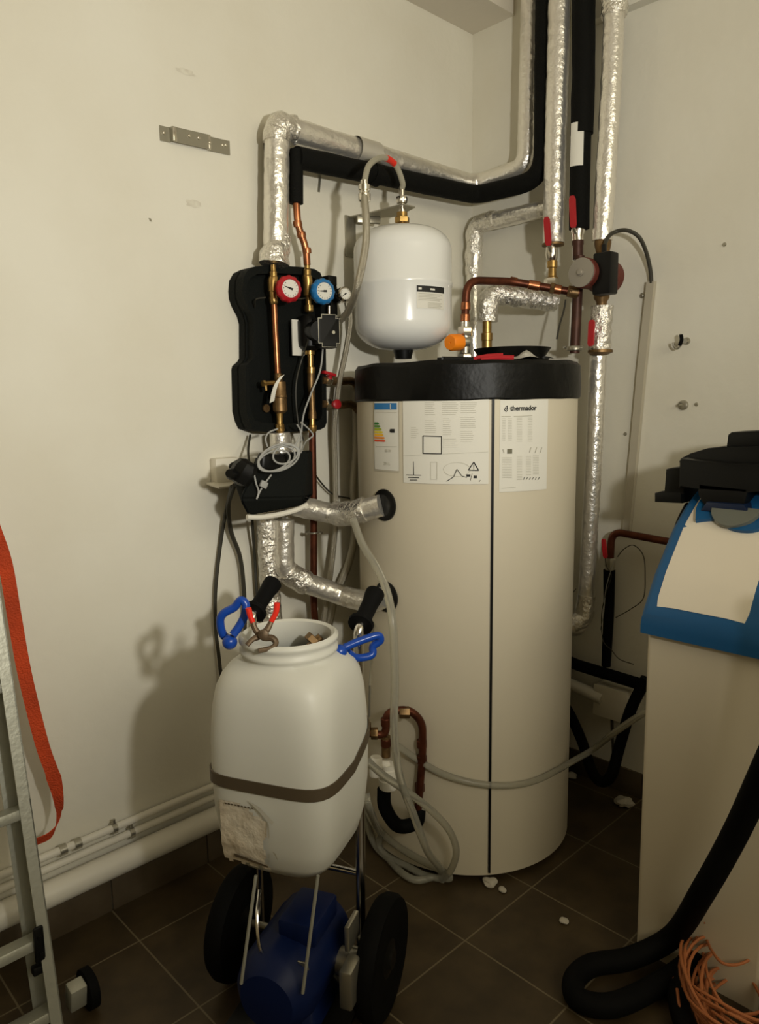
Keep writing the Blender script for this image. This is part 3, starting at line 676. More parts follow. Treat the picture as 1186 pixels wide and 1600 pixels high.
# broad grey hose by the tank
tag(ttube('grey_drain_hose', 'steel', None, spline([L(553, 600, .03), L(556, 690, .03), L(552, 760, .035), L(554, 830, .04), L(545, 880, .04), L(525, 930, .05), L(512, 985, .06)], 8), .0125, seg=14), 'dull grey drain hose squeezed between wall and tank', 'hose')

# ================================================================== risers on the right wall
def rfit(name, mt, prof_px, parent, o, seg=18):
    pts = [R(x, y, o) for x, y, _ in prof_px]; d = (pts[0]-CAM).dot(fw)/FPX; b = NB(); rings = []
    for (x, y, hw), p in zip(prof_px, pts):
        rings.append([b.verts.new(p+Vector((cos(2*pi*q/seg), sin(2*pi*q/seg), 0))*hw*d) for q in range(seg)])
    for A, B in zip(rings, rings[1:]):
        for q in range(seg): b.faces.new((A[q], A[(q+1) % seg], B[(q+1) % seg], B[q]))
    b.faces.new(rings[0][::-1]); b.faces.new(rings[-1]); return obj(name, b, mt, parent)
def lever(parent, x0, y0, x1, y1, o, hw=.010):
    p, q = R(x0, y0, o), R(x1, y1, o); b = NB(); n = 10; rows = []
    s = Vector((.0, -1, 0))*hw; nn = Vector((-1, 0, 0))*.004
    P = [p.lerp(q, i/n) for i in range(n+1)]
    for i, c in enumerate(P):
        k = 1 if 0 < i < n else .55; rows.append([b.verts.new(c+s*k+nn), b.verts.new(c-s*k+nn), b.verts.new(c-s*k-nn), b.verts.new(c+s*k-nn)])
    for A, B in zip(rows, rows[1:]):
        for k in range(4): b.faces.new((A[k], A[(k+1) % 4], B[(k+1) % 4], B[k]))
    b.faces.new(rows[0]); b.faces.new(rows[-1][::-1]); return obj('lever', b, 'red', parent)
# second foil riser with valve
t = thing('foil_insulated_riser', R(864, 378, .13), 'foil-lagged riser beside the corner with a red lever valve at its foot', 'pipe')
ttube('insulation', 'foil', t, [R(876, -60, .13), R(873, 60, .13), R(868, 230, .13), R(865, 380, .13)], .0355, **FK)
rfit('collar', 'bronze', [(864, 378, 10), (864, 381, 17), (864, 384, 17), (864, 386, 9)], t, .13)
rfit('valve_body', 'nickel', [(862, 386, 9), (862, 398, 10), (862, 408, 8), (862, 410, 6)], t, .13)
rfit('adapter', 'brass', [(863, 408, 8), (863, 418, 8), (863, 419, 6), (863, 432, 6.5), (863, 434, 9), (863, 437, 9)], t, .13)
rfit('union_nut', 'nickel', [(862, 435, 11), (862, 437, 12), (862, 447, 12), (862, 449, 9)], t, .13, 6)
lever(t, 854, 339, 857, 384, .19); b = NB(); cyl(b, R(857, 383, .19), R(862, 396, .13), .005); obj('lever_stem', b, 'zinc', t)
# black foam riser
t = thing('black_foam_riser', R(905, 355, .12), 'black foam-lagged riser between the two foil ones with a red lever', 'pipe')
ttube('insulation', 'foam', t, [R(912, -60, .12), R(912, 110, .12), R(909, 210, .12)], .036, seg=20, jit=.06, jsc=14, step=.02)
ttube('insulation', 'foam', t, [R(908, 205, .12), R(906, 270, .12), R(905, 358, .12)], .0325, seg=20, jit=.05, jsc=14, step=.02)
pt = R(904, 232, .12); b = NB(); pv = (CAM-pt); a0 = atan2(pv.y, pv.x)
V = []
for i in range(9):
    a = a0-.55+1.1*i/8-.15; V.append((b.verts.new((pt.x+.0385*cos(a), pt.y+.0385*sin(a), pt.z-.062)), b.verts.new((pt.x+.0385*cos(a), pt.y+.0385*sin(a), pt.z+.068))))
for A, B in zip(V, V[1:]): b.faces.new((A[0], B[0], B[1], A[1]))
obj('paper_label', b, 'paper', t, label='white paper label')
rfit('valve_body', 'nickel', [(903, 356, 11), (903, 362, 11), (903, 370, 9), (903, 378, 9)], t, .12)
rfit('pipe', 'brownpipe', [(903, 376, 9), (903, 382, 9), (903, 384, 8), (903, 405, 8)], t, .12)
lever(t, 894, 306, 896, 356, .175); b = NB(); cyl(b, R(896, 355, .175), R(901, 368, .12), .005); obj('lever_stem', b, 'zinc', t)
# third foil riser and pump
t = thing('foil_insulated_riser', R(941, 376, .12), 'rightmost foil-lagged riser ending just above the brown pump', 'pipe')
ttube('insulation', 'foil', t, [R(962, -60, .12), R(956, 110, .12), R(947, 270, .12), R(941, 376, .12)], .0315, **FK)
ttube('elbow_wrap', 'foilc', t, [R(961, -30, .12), R(960, 25, .12)], .039, **FC)
pmp = thing('circulation_pump', R(925, 425, .13), 'round red-brown circulation pump with grey end plate and black terminal box', 'pump')
rfit('upper_flange', 'bronze', [(942, 374, 12), (942, 380, 13), (942, 386, 12), (942, 400, 9)], pmp, .12)
pa = R(941, 432, .12); pc = D(899, 426, (pa-CAM).xy.length-.13); axp = (pc-pa); axp.z = 0; axp.normalize()
b = NB(); lathe(b, [(.03, -.05), (.052, -.045), (.055, -.01), (.052, .02), (.046, .03), (.046, .115), (.042, .12)], pa, axp, 36); obj('pump_body', b, 'pump', pmp)
b = NB(); lathe(b, [(.044, .118), (.044, .124), (.012, .126), (.012, .130), (.009, .131)], pa, axp, 36); lathe(b, [(.009, .131), (.007, .134)], pa, axp, 16); obj('end_plate', b, 'pumpface', pmp)
b = NB(); bc = R(946, 428, .19); box(b, bc, (.05, .062, .125), bev=.006); obj('terminal_box', b, 'black', pmp)
rfit('lower_flange', 'bronze', [(940, 448, 9), (940, 458, 12), (940, 466, 12), (940, 472, 8), (940, 480, 8)], pmp, .12)
b = NB(); cyl(b, R(944, 398, .19), R(944, 384, .17), .008); obj('cable_gland', b, 'black', pmp)
# pump cable and conduit
cb = spline([R(944, 386, .17), R(950, 371, .14), R(962, 362, .11), R(980, 360, .10), R(998, 370, .08), R(1009, 392, .05), R(1016, 420, .025), R(1018, 442, .014)], 8)
tag(ttube('pump_cable', 'cabled', None, cb, .0062, seg=10), 'black cable looping from the brown pump into the grey conduit', 'cable')
b = NB(); ribbon(b, [R(1018, 440, .010), R(1003, 580, .010), R(992, 700, .010), R(979, 836, .010)], Vector((0, .026, 0)), .018)
tag(obj('cable_conduit', b, 'trunk'), 'narrow grey plastic cable conduit slanting down the right wall', 'conduit')
# tail below the pump: foil stub with lever, flange and long foil pipe
t = thing('foil_insulated_riser', R(912, 970, .09), 'long foil-lagged pipe dropping between tank and softener from the pump', 'pipe')
ttube('insulation', 'foilc', t, [R(941, 478, .11), R(937, 548, .11)], .034, **FC)
rfit('valve_collar', 'bronze', [(938, 545, 12), (938, 547, 19), (938, 551, 19), (936, 555, 12)], t, .11)
ttube('insulation', 'foil', t, fillet([R(935, 556, .10), R(928, 720, .09), R(915, 950, .08), R(905, 985, .10), R(880, 975, .14)], [.1, .03, .03], 8), .0275, **FK)
ttube('elbow_wrap', 'foilc', t, fillet([R(917, 930, .08), R(912, 968, .09), R(893, 975, .13)], .04), .032, **FC)
lever(t, 925, 500, 923, 541, .165); b = NB(); cyl(b, R(924, 541, .165), R(930, 549, .11), .005); obj('lever_stem', b, 'zinc', t)
# brown vertical stub
t = thing('brown_pipe', R(898, 545, .12), 'brown vertical pipe stub ending in a steel clamp left of the foil stub', 'pipe')
ttube('pipe', 'brownpipe', t, [R(906, 400, .13), R(902, 470, .13), R(898, 552, .13)], .0165, seg=16)
rfit('clamp', 'zinc', [(898, 541, 12), (898, 543, 13), (898, 547, 13), (898, 548, 12)], t, .13)
b = NB(); cyl(b, R(888, 543, .13), R(888, 543, .115)+Vector((-.03, 0, 0)), .005); cyl(b, R(909, 544, .13), R(909, 544, .115)+Vector((-.03, 0, 0)), .005); obj('clamp_screw', b, 'zinc', t)

# copper line from tank safety group to the pump
t = thing('copper_pipe', R(730, 500, .35), 'bent copper pipe arching from the orange-capped valve to the brown pump', 'pipe')
k0, k1, k2, k3 = D(727, 500, 2.40), D(729, 438, 2.40), R(800, 440, .30), R(905, 458, .17)
kk = fillet([k0, k1, k2, k3], [.05, .04], 8)
ttube('pipe', 'copperd', t, kk, .0125, seg=16)
for c, ax in ((k0.lerp(k1, .35), k1-k0), (k0.lerp(k1, .05), k1-k0), (k2.lerp(k3, .02), k3-k2), (k2.lerp(k3, .30), k3-k2), (k2.lerp(k3, .36), k3-k2), (k2.lerp(k3, .68), k3-k2)):
    b = NB(); lathe(b, [(.0135, -.012), (.0155, -.010), (.0150, .01), (.0135, .012)], c, ax, 18); obj('fitting', b, 'copper', t)
for s in (.60, .86): b = NB(); hexnut(b, k2.lerp(k3, s), .019, .014, k3-k2); obj('nut', b, 'bronze', t)
b = NB(); lathe(b, [(.018, -.014), (.018, .014)], k2.lerp(k3, .92), k3-k2, 18); obj('sleeve', b, 'bronze', t)
b = NB(); wq = spline([R(884, 468, .17), R(881, 485, .17), R(874, 510, .17), R(870, 530, .17)], 6); tube(b, wq, .003, seg=8); obj('cable_tie', b, 'cabled', t)
# safety valve with orange cap
sv = thing('safety_valve', Vector((k0.x, k0.y, 1.505)), 'silver safety valve with a bright orange cap standing on the tank top', 'valve')
kz = k0.copy()
b = NB(); lathe(b, [(.014, .0), (.014, -.04), (.017, -.042), (.017, -.055)], kz, (0, 0, 1), 18); hexnut(b, kz-Vector((0, 0, .035)), .024, .028); obj('union_nut', b, 'nickel', sv)
zb = D(735, 535, 2.42); b = NB(); lathe(b, [(.016, -.035), (.016, .03)], Vector((kz.x, kz.y, zb.z)), (0, 0, 1), 18); lathe(b, [(.020, -.01), (.024, .01), (.024, .04)], Vector((kz.x, kz.y, zb.z)), (-.55, .35, 0), 20); obj('body', b, 'zinc', sv)
b = NB(); oc = D(711, 535, 2.36); ad = (oc-Vector((kz.x, kz.y, zb.z))).normalized(); seg = 24; rings = []
for j, (r_, h_) in enumerate(((.020, -.025), (.0255, -.022), (.0255, .020), (.022, .026), (.003, .026), (.002, .023))):
    ax, u, v = axes(ad); rings.append([b.verts.new(oc+ad*h_+(u*cos(2*pi*k/seg)+v*sin(2*pi*k/seg))*r_*(1-.05*(k % 4 == 0)*(r_ > .01))) for k in range(seg)])
for A, B in zip(rings, rings[1:]):
    for k in range(seg): b.faces.new((A[k], A[(k+1) % seg], B[(k+1) % seg], B[k]))
b.faces.new(rings[0][::-1]); b.faces.new(rings[-1]); obj('cap', b, 'orange', sv, label='bright orange cap')
b = NB(); hexnut(b, Vector((kz.x, kz.y, 1.525)), .024, .035); obj('base_nut', b, 'nickel', sv)
# thin foil riser in the corner and its branch
t = thing('foil_insulated_pipe', R(740, 545, .05), 'slim foil-lagged pipe standing in the corner and turning along the right wall', 'pipe')
fz = R(745, 355, .05)
ttube('insulation', 'foil', t, fillet([R(739, 640, .06), R(742, 352, .06), R(858, 325, .06)], .04), .030, **FK)
ttube('elbow_wrap', 'foilc', t, fillet([R(740, 430, .06), R(742, 352, .06), R(775, 343, .06)], .04), .0325, **FC)
# foil elbow down to the tank top
t = thing('foil_insulated_pipe', R(760, 545, .3), 'short fat foil-lagged elbow dropping from the riser onto the tank top', 'pipe')
j0, j1, j2 = D(761, 503, 2.56), D(763, 460, 2.56), R(868, 470, .11)
ttube('insulation', 'foilc', t, fillet([j0, j1+Vector((0, 0, .005)), j2], .07, 8), .035, **FC)
b = NB(); lathe(b, [(.015, .0), (.015, -.035), (.019, -.037), (.019, -.06), (.017, -.062), (.017, -.10)], j0, (0, 0, 1), 18); obj('brass_connector', b, 'brass', t)

# things on the tank top
b = NB(); cc = D(800, 550, 2.42); cc.z = 1.508
n = 40; rows = []
for r_, z_ in ((.085, 0), (.118, .048), (.121, .048), (.090, .003)):
    rows.append([b.verts.new((cc.x+r_*cos(2*pi*k/n), cc.y+r_*sin(2*pi*k/n), cc.z+z_)) for k in range(n)])
for A, B in zip(rows, rows[1:]):
    for k in range(n): b.faces.new((A[k], A[(k+1) % n], B[(k+1) % n], B[k]))
b.faces.new(rows[0][::-1]); b.faces.new(rows[-1]); tag(obj('black_dish', b, 'black'), 'shallow black plastic dish lying on the tank top', 'dish')
t = thing('hand_tool', D(755, 562, 2.25), 'hand tool with bright red handles lying on the front of the tank top', 'tool')
for x0, y0, x1, y1, dd in ((737, 561, 786, 556, 2.24), (752, 563, 803, 562, 2.2)):
    a, c = D(x0, y0, dd), D(x1, y1, dd); a.z = max(a.z, 1.513); c.z = max(c.z, 1.515); b = NB(); tube(b, [a, a.lerp(c, .5)+Vector((0, 0, .003)), c], lambda s: .0065+.002*s, seg=10); obj('handle', b, 'red', t)
a = D(690, 566, 2.2); c = D(740, 562, 2.2); a.z = c.z = 1.515; b = NB(); tube(b, [a, c], lambda s: .010-.004*s, seg=10); lathe(b, [(.013, -.006), (.013, .006)], a, (0, 0, 1), 14); obj('jaw', b, 'black', t)
b = NB(); g = NB(); n = 12
o_ = D(815, 560, 2.3); du = rt.copy(); du.z = 0; du.normalize(); dv = Vector((-du.y, du.x, 0)); G = []
for i in range(n+1):
    row = []
    for j in range(7):
        p = o_+du*(.17*(i/n-.5)+.0)+dv*(.12*(j/6-.5)); p.z = 1.514+.028*max(0, noise.noise(Vector((i*.35, j*.4, 3.1))))+(.030*exp(-((i-7)/1.8)**2)*(1-abs(j-3)/4))
        row.append(g.verts.new(p))
    G.append(row)
for i in range(n):
    for j in range(6): g.faces.new((G[i][j], G[i+1][j], G[i+1][j+1], G[i][j+1]))
b.free(); M['plaswhite'] = mat('thin_white_film', (.62, .60, .54), .45, bump=.8, bscale=40)
tag(obj('plastic_bag', g, 'plaswhite'), 'crumpled white plastic film beside the red-handled tool on the tank', 'plastic film')

# ================================================================== pipes along the foot of the left wall
def lw_pipe(z, o, r, x1=-.3, x0=-4.3): return [Vector((x0, -o, z-.0)), Vector((x1, -o, z))]
tag(ttube('waste_pipe', 'pipew', None, lw_pipe(.162, .050, .034), .034, seg=24, step=.3), 'thick off-white waste pipe along the foot of the left wall', 'pipe')
tag(ttube('water_pipe', 'pipew', None, lw_pipe(.253, .028, .0105), .0105, seg=14), 'upper thin painted pipe above the thick waste pipe', 'pipe', 'thin painted pipes on the left wall')
tag(ttube('water_pipe', 'pipew', None, lw_pipe(.218, .028, .0105), .0105, seg=14), 'lower thin painted pipe above the thick waste pipe', 'pipe', 'thin painted pipes on the left wall')
for x, y, nm, lab in ((178, 1292, .252, 'steel clip on the upper thin pipe, right of its coupling'), (205, 1298, .218, 'steel clip on the lower thin pipe')):
    p = L(x, y, .028); t = thing('pipe_clip', Vector((p.x, 0, nm)), lab, 'clip', 'steel clips on the thin pipes'); b = NB()
    lathe(b, [(.0155, -.006), (.0155, .006)], Vector((p.x, -.028, nm)), (1, 0, 0), 18); cyl(b, Vector((p.x, -.028, nm)), Vector((p.x, 0, nm)), .004); obj('ring', b, 'zinc', t)
    b = NB(); cyl(b, Vector((p.x, -.03, nm+.015)), Vector((p.x, -.03, nm+.026)), .0045); obj('screw', b, 'zinc', t)
for x, y, lab in ((98, 1330, 'painted coupling ring near the ladder'), (121, 1322, 'painted coupling ring left of the steel clip')):
    p = L(x, y, .028); b = NB(); lathe(b, [(.0145, -.009), (.0145, .009)], Vector((p.x, -.028, .252)), (1, 0, 0), 18); tag(obj('pipe_coupling', b, 'zinc'), lab, 'coupling', 'couplings on the upper thin pipe')

# ================================================================== ladder with roller
lad = thing('aluminium_ladder', (-1.85, -.33, 0), 'aluminium step ladder leaning on the left wall at the picture edge', 'ladder')
ly0 = -.335; lean = .235   # metres toward the wall per metre up
def lp(x, d, z): return Vector((x-.027+.018*z, ly0+d+lean*z, z))
def railbox(x0, x1, d0, d1, z0=.02, z1=1.36):
    b = NB(); vs = []
    for z in (z0, z1):
        for x, d in ((x0, d0), (x1, d0), (x1, d1), (x0, d1)): vs.append(b.verts.new(lp(x, d, z)))
    for f_ in ((0, 1, 2, 3), (7, 6, 5, 4), (0, 4, 5, 1), (1, 5, 6, 2), (2, 6, 7, 3), (3, 7, 4, 0)): b.faces.new([vs[i] for i in f_])
    return b
def joinb(bs):
    r = NB()
    for q in bs:
        me = bpy.data.meshes.new('t'); q.to_mesh(me); q.free(); r.from_mesh(me); bpy.data.meshes.remove(me)
    return r
def rail(xr, d): return joinb([railbox(xr-.026, xr, d, d+.003), railbox(xr-.003, xr, d, d+.095), railbox(xr-.034, xr, d+.092, d+.095)])
obj('rail', rail(-1.815, 0), 'alu', lad)
b = joinb([railbox(-2.26, -2.232, 0, .003), railbox(-2.26, -2.257, 0, .065), railbox(-2.26, -2.232, .062, .065)]); obj('rail', b, 'alu', lad)
for z in (.045, .205, .485, .765, 1.045, 1.30):
    b = NB(); c = lp((-1.815-2.26)/2, .03, z); box(b, c, (.43, .05, .024), Matrix.Rotation(radians(-13), 3, 'X'), bev=.004); obj('rung', b, 'alu', lad)
b = NB(); c = lp(-1.836, .0, .215); box(b, c+Vector((-.006, -.004, 0)), (.022, .01, .085), bev=.004)
lathe(b, [(.005, 0), (.004, .004)], c+Vector((-.006, -.009, .02)), (0, -1, 0), 10); lathe(b, [(.005, 0), (.004, .004)], c+Vector((-.006, -.009, -.02)), (0, -1, 0), 10); box(b, c+Vector((-.01, .0, -.06)), (.03, .02, .02), bev=.004); obj('hinge_lock', b, 'black', lad)
b = NB(); wc = Vector((-1.768, -.292, .0475)); lathe(b, [(.036, -.014), (.0465, -.010), (.0465, .010), (.036, .014)], wc, (1, 0, 0), 32); rw = obj('roller', b, 'rubber', lad)
b = NB(); lathe(b, [(.006, .014), (.005, .018)], wc, (1, 0, 0), 12); obj('axle_end', b, 'nickel', rw)
b = NB(); box(b, wc+Vector((-.032, -.01, .01)), (.038, .035, .06), Matrix.Rotation(.2, 3, 'X'), bev=.004); obj('roller_bracket', b, 'alu', lad)
# orange strap
sp_ = [(-40, 740), (-12, 820), (8, 880), (22, 960), (36, 1040), (52, 1110), (68, 1170), (84, 1215), (92, 1255), (90, 1285), (78, 1305), (55, 1316)]
pts = spline([L(x, y, .11) for x, y in sp_], 5); nW = len(pts); ww = []
for i in range(nW):
    s = i/(nW-1)*11
    if s < 7: v = Vector((.029, -.008, .002))
    elif s < 8.4: k = (s-7)/1.4; v = Vector((.032*(1-k)+.008*k, -.012*(1+k), 0))
    else: k = min(1, (s-8.4)/1.5); v = Vector((.008*(1-k)-.004*k, -.012, .006+.018*k))
    ww.append(v)
b = NB(); ribbon(b, pts, ww, .002); tag(obj('webbing_strap', b, 'strapo'), 'orange webbing strap hanging from the ladder and curling back to it', 'strap')

# ================================================================== flushing trolley
ua = radians(26); U = Vector((cos(ua), sin(ua), 0)); V_ = Vector((sin(ua), -cos(ua), 0))   # U away from camera, V_ to the right
O = Vector((-1.445, -.685, 0))
def Q(u, v, z): return O+U*u+V_*v+Vector((0, 0, z))
RO = Matrix((U, V_*-1, (0, 0, 1))).transposed()
tr = thing('hand_truck', Q(.1, 0, 0), 'two-wheeled chrome hand truck carrying the white canister', 'hand truck')
for s, tv_, wv_ in ((-1, -.176, -.212), (1, .096, .160)):
    b = NB(); z1 = .895 if s > 0 else .900
    tube(b, fillet([Q(.13, tv_, .10), Q(.150, tv_, z1-.03), Q(.155, tv_, z1), Q(.20, tv_, z1+.022)], [.05, .03]), .0115, seg=14); obj('frame_tube', b, 'chrome', tr)
    b = NB(); a0 = Q(.185, tv_, z1+.016); dd = (U*.90+Vector((0, 0, .44))).normalized(); 
    lathe(b, [(.029, -.015), (.030, -.006), (.021, .002), (.019, .02), (.020, .06), (.023, .085), (.023, .096), (.016, .102)], a0-dd*.01, dd, 24); obj('grip', b, 'grip', tr)
    b = NB(); wc = Q(.10, wv_, .135); lathe(b, [(.075, -.018), (.10, -.024), (.128, -.022), (.135, -.010), (.135, .010), (.128, .022), (.10, .024), (.075, .018)], wc, V_, 48); w_ = obj('wheel', b, 'rubber', tr)
    b = NB(); lathe(b, [(.02, -.028), (.03, -.02), (.074, -.012), (.074, .012), (.03, .02), (.02, .028)], wc, V_, 28); obj('hub', b, 'black', w_)
    b = NB(); tube(b, [D(400, 1368, 1.40), D(377, 1537, 1.37)] if s < 0 else [D(497, 1368, 1.36), D(473, 1552, 1.34)], .0035, seg=8); obj('front_stay', b, 'alu', tr)
b = NB(); cyl(b, Q(.10, -.23, .135), Q(.10, .18, .135), .009); obj('axle', b, 'zinc', tr)
b = NB()
for z in (.30, .62): cyl(b, Q(.145, -.176, z), Q(.145, .096, z), .008)
obj('cross_bar', b, 'chrome', tr)
b = NB(); box(b, Q(.04, -.03, .430), (.20, .16, .008), RO, bev=.002); obj('shelf', b, 'black', tr)
b = NB(); box(b, Q(0, 0, .055), (.30, .26, .008), RO, bev=.002); box(b, Q(-.14, 0, .028), (.02, .22, .052), RO, bev=.002); obj('toe_plate', b, 'black', tr)
b = NB(); box(b, Q(.02, .12, .25), (.06, .012, .06), RO, bev=.003); obj('gusset', b, 'zinc', tr)
# canister
can = thing('plastic_canister', Q(0, 0, .434), 'translucent white open canister strapped on the hand truck', 'canister')
b = NB(); prof = [(0.001, .435, 2), (.080, .436, 3), (.106, .445, 3.6), (.122, .470, 4.2), (.132, .51, 4.6), (.1385, .58, 5), (.140, .66, 5.2), (.139, .73, 5), (.136, .79, 4.6), (.131, .83, 4.0), (.124, .853, 3.4), (.116, .866, 2.8), (.105, .875, 2.3), (.0985, .881, 2), (.0985, .887, 2), (.1025, .890, 2), (.1025, .897, 2), (.0985, .900, 2), (.0985, .909, 2), (.1035, .913, 2), (.1035, .920, 2), (.096, .925, 2), (.089, .921, 2), (.089, .880, 2), (.112, .85, 2.6), (.128, .80, 4), (.130, .60, 4), (.113, .47, 3.6), (.001, .452, 2)]
seg = 72; rows = []
for r_, z_, e_ in prof:
    row = []
    for k in range(seg):
        a = 2*pi*k/seg; c_, s_ = cos(a), sin(a); q = (abs(c_)**e_+abs(s_)**e_)**(-1/e_) if r_ > .001 else 1
        row.append(b.verts.new(Q(c_*q*r_, s_*q*r_, z_)))
    rows.append(row)
for A, B in zip(rows, rows[1:]):
    for k in range(seg): b.faces.new((A[k], A[(k+1) % seg], B[(k+1) % seg], B[k]))
b.faces.new(rows[0][::-1]); b.faces.new(rows[-1]); obj('body', b, 'hdpe', can, ang=60)
def around(r_, e_, a, o=.0):
    c_, s_ = cos(a), sin(a); q = (abs(c_)**e_+abs(s_)**e_)**(-1/e_); return c_*q*(r_+o), s_*q*(r_+o)
# steel band
b = NB(); rows = []
for k in range(72):
    a = 2*pi*k/72; x, y = around(.1405, 5.1, a, .0); tilt = .05*max(0, x/.14)+.012*max(0, -y/.14)*0
    rows.append([b.verts.new(Q(x*sc, y*sc, z+tilt)) for sc, z in ((1.006, .636), (1.022, .636), (1.022, .661), (1.006, .661))])
for i in range(72):
    A, B = rows[i], rows[(i+1) % 72]
    for k in range(4): b.faces.new((A[k], A[(k+1) % 4], B[(k+1) % 4], B[k]))
tag(obj('retaining_band', b, 'strap'), 'flat brown band strapping the white canister to the hand truck', 'strap')
# torn label
b = NB(); n = 26; m_ = 24; G = {}
for i in range(n+1):
    for j in range(m_+1):
        yy = -.095+.125*i/n; z = .462+.168*j/m_; t_ = (z-.47)/.04; r_ = .1395 if z > .51 else .1395-.012*((.51-z)/.05)**1.5-.002
        edge = i/n > .78+.16*noise.noise(Vector((j*.25, 1.7, 0)))+.1*(1-abs(j/m_-.5)) or (j/m_ > .90-.35*max(0, i/n-.35)+.03*noise.noise(Vector((i*.4, 9, 0)))) or j/m_ < .04+.04*noise.noise(Vector((i*.5, 4, 0)))
        G[i, j] = (Vector((-r_-.0022-.0016*max(0, noise.noise(Vector((i*.3, j*.3, 5)))), yy, z)), edge)
vs = {}
for k_, (p, e_) in G.items():
    if not e_: vs[k_] = b.verts.new(Q(p.x, p.y, p.z))
for i in range(n):
    for j in range(m_):
        ks = [(i, j), (i+1, j), (i+1, j+1), (i, j+1)]
        if all(k_ in vs for k_ in ks): b.faces.new([vs[k_] for k_ in ks])
lb = obj('torn_label', b, 'oldpaper', can, label='torn and soiled paper label')
b = NB()
for (y0, z0, y1, z1, w1) in ((-.03, .620, .030, .585, .012), (.012, .585, .020, .552, .009), (.022, .520, .038, .510, .006)):
    p, q = Vector((-.1435, y0, z0)), Vector((-.150, y1, z1)); s = Vector((0, .5, .8))*w1
    V4 = [p, q-s*.4, q+s*.8+Vector((-.006, 0, 0)), p.lerp(q, .4)+s*.6]; b = NB(); b.faces.new([b.verts.new(Q(*v)) for v in V4]); obj('curled_flap', b, 'paper', lb)
b = NB()
for k in range(9): y = -.082+k*.0075; b.faces.new([b.verts.new(Q(-.1445, y+dy, z_)) for dy, z_ in ((0, .6035), (.005, .603), (.005, .606), (0, .6065))])
b.faces.new([b.verts.new(Q(*v)) for v in ((-.142, -.065, .490), (-.142, .010, .481), (-.142, .010, .485), (-.142, -.068, .497))])
obj('label_print', b, 'strap', lb)
b = NB(); cyl(b, Q(.03, .01, .86), Q(.055, .05, .90), .012); cyl(b, Q(.0, .02, .80), Q(.04, .03, .88), .016); hexnut(b, Q(.045, .035, .895), .02, .016, U*.5+V_*.5+Vector((0, 0, .6))); tag(obj('hose_nozzle', b, 'bronze'), 'brass hose nozzle poking up inside the canister mouth', 'nozzle')
# blue shackles
def shackle(pts, label, knob, r_):
    t = thing('blue_shackle', knob, label, 'clamp', 'blue shackles on the canister')
    b = NB(); P = spline(pts, 8); tube(b, P, r_, seg=12); obj('bow', b, 'blue', t)
    b = NB(); bmesh.ops.create_icosphere(b, subdivisions=3, radius=.0155, matrix=Matrix.Translation(knob)); obj('ball_end', b, 'blue', t); return t
dl = 1.50
lk = [(365, 1003), (349, 992), (344, 970), (350, 958), (366, 949), (376, 938), (384, 945), (382, 962), (374, 978), (364, 992)]
shackle([D(x, y, dl-.03*(i/9)) for i, (x, y) in enumerate(lk)], 'blue plastic shackle at the canister rim beside the red-handled pliers', D(359, 1003, dl-.02), .0086)
rk = [(538, 1012), (556, 1004), (575, 997), (591, 993), (594, 1001), (583, 1010), (582, 1022), (570, 1027), (555, 1027), (543, 1019)]
shackle([D(x, y, 1.53+.03*sin(i/9*pi)) for i, (x, y) in enumerate(rk)], 'blue plastic shackle on the canister shoulder in front of the right grip', D(531, 1018, 1.51), .0086)
# pliers on the rim
t = thing('pliers', D(405, 985, 1.42), 'old steel pincers with red grips hooked on the canister rim', 'pliers')
for gp, jw in ((((388, 950), (391, 962), (395, 972)), ((395, 972), (400, 985), (412, 996), (425, 997), (431, 1004), (425, 1012), (404, 1017))), (((433, 942), (431, 957), (424, 971)), ((424, 971), (417, 984), (405, 994), (395, 999), (386, 1008)))):
    ttube('grip', 'redgrip', t, spline([D(x, y, 1.44) for x, y in gp], 6), lambda s: .0062-.0008*s, seg=10)
    ttube('jaw_arm', 'iron', t, spline([D(x, y, 1.44-.03*(i/6)) for i, (x, y) in enumerate(jw)], 6), lambda s: .0052+.0018*sin(pi*min(1, s*1.3)), seg=10)
b = NB(); lathe(b, [(.010, -.004), (.010, .006), (.005, .008)], D(412, 991, 1.42), -fw, 16); obj('pivot', b, 'iron', t)
# blue pump under the canister
bp_ = thing('blue_pump', Q(-.02, 0, .06), 'dark blue electric pump motor on the foot of the hand truck', 'pump')
pr_ = [(.02, -.17), (.060, -.165), (.078, -.14), (.085, -.10)]
seg = 48; b = NB(); rings = []; o0 = Q(-.01, 0, .185); axq = -U
for h_, r_ in ((-.12, .05), (-.11, .082), (-.09, .088), (.09, .088), (.12, .082), (.145, .060), (.15, .02)):
    u, v = V_, Vector((0, 0, 1)); rings.append([b.verts.new(o0+axq*h_+(u*cos(2*pi*k/seg)+v*sin(2*pi*k/seg))*r_*(1+.03*(k % 4 < 2)*(abs(h_) < .1))) for k in range(seg)])
for A, B in zip(rings, rings[1:]):
    for k in range(seg): b.faces.new((A[k], A[(k+1) % seg], B[(k+1) % seg], B[k]))
b.faces.new(rings[0][::-1]); b.faces.new(rings[-1]); obj('motor_housing', b, 'motor', bp_)
b = NB(); box(b, Q(-.01, .03, .285), (.12, .09, .05), RO, bev=.008); obj('terminal_box', b, 'motor', bp_)
b = NB(); box(b, Q(-.01, 0, .085), (.16, .15, .05), RO, bev=.01, taper=(.7, .8)); obj('foot', b, 'motor', bp_)
b = NB(); box(b, Q(-.103, .062, .245), (.004, .022, .028), RO @ Matrix.Rotation(-.3, 3, 'Y'), bev=.001); obj('type_plate', b, 'zinc', bp_)
b = NB(); tube(b, spline([Q(-.06, -.06, .36), Q(-.10, -.045, .33), Q(-.12, -.03, .28), Q(-.11, -.02, .25)], 6), .004, seg=8); obj('carry_handle', b, 'chrome', bp_)
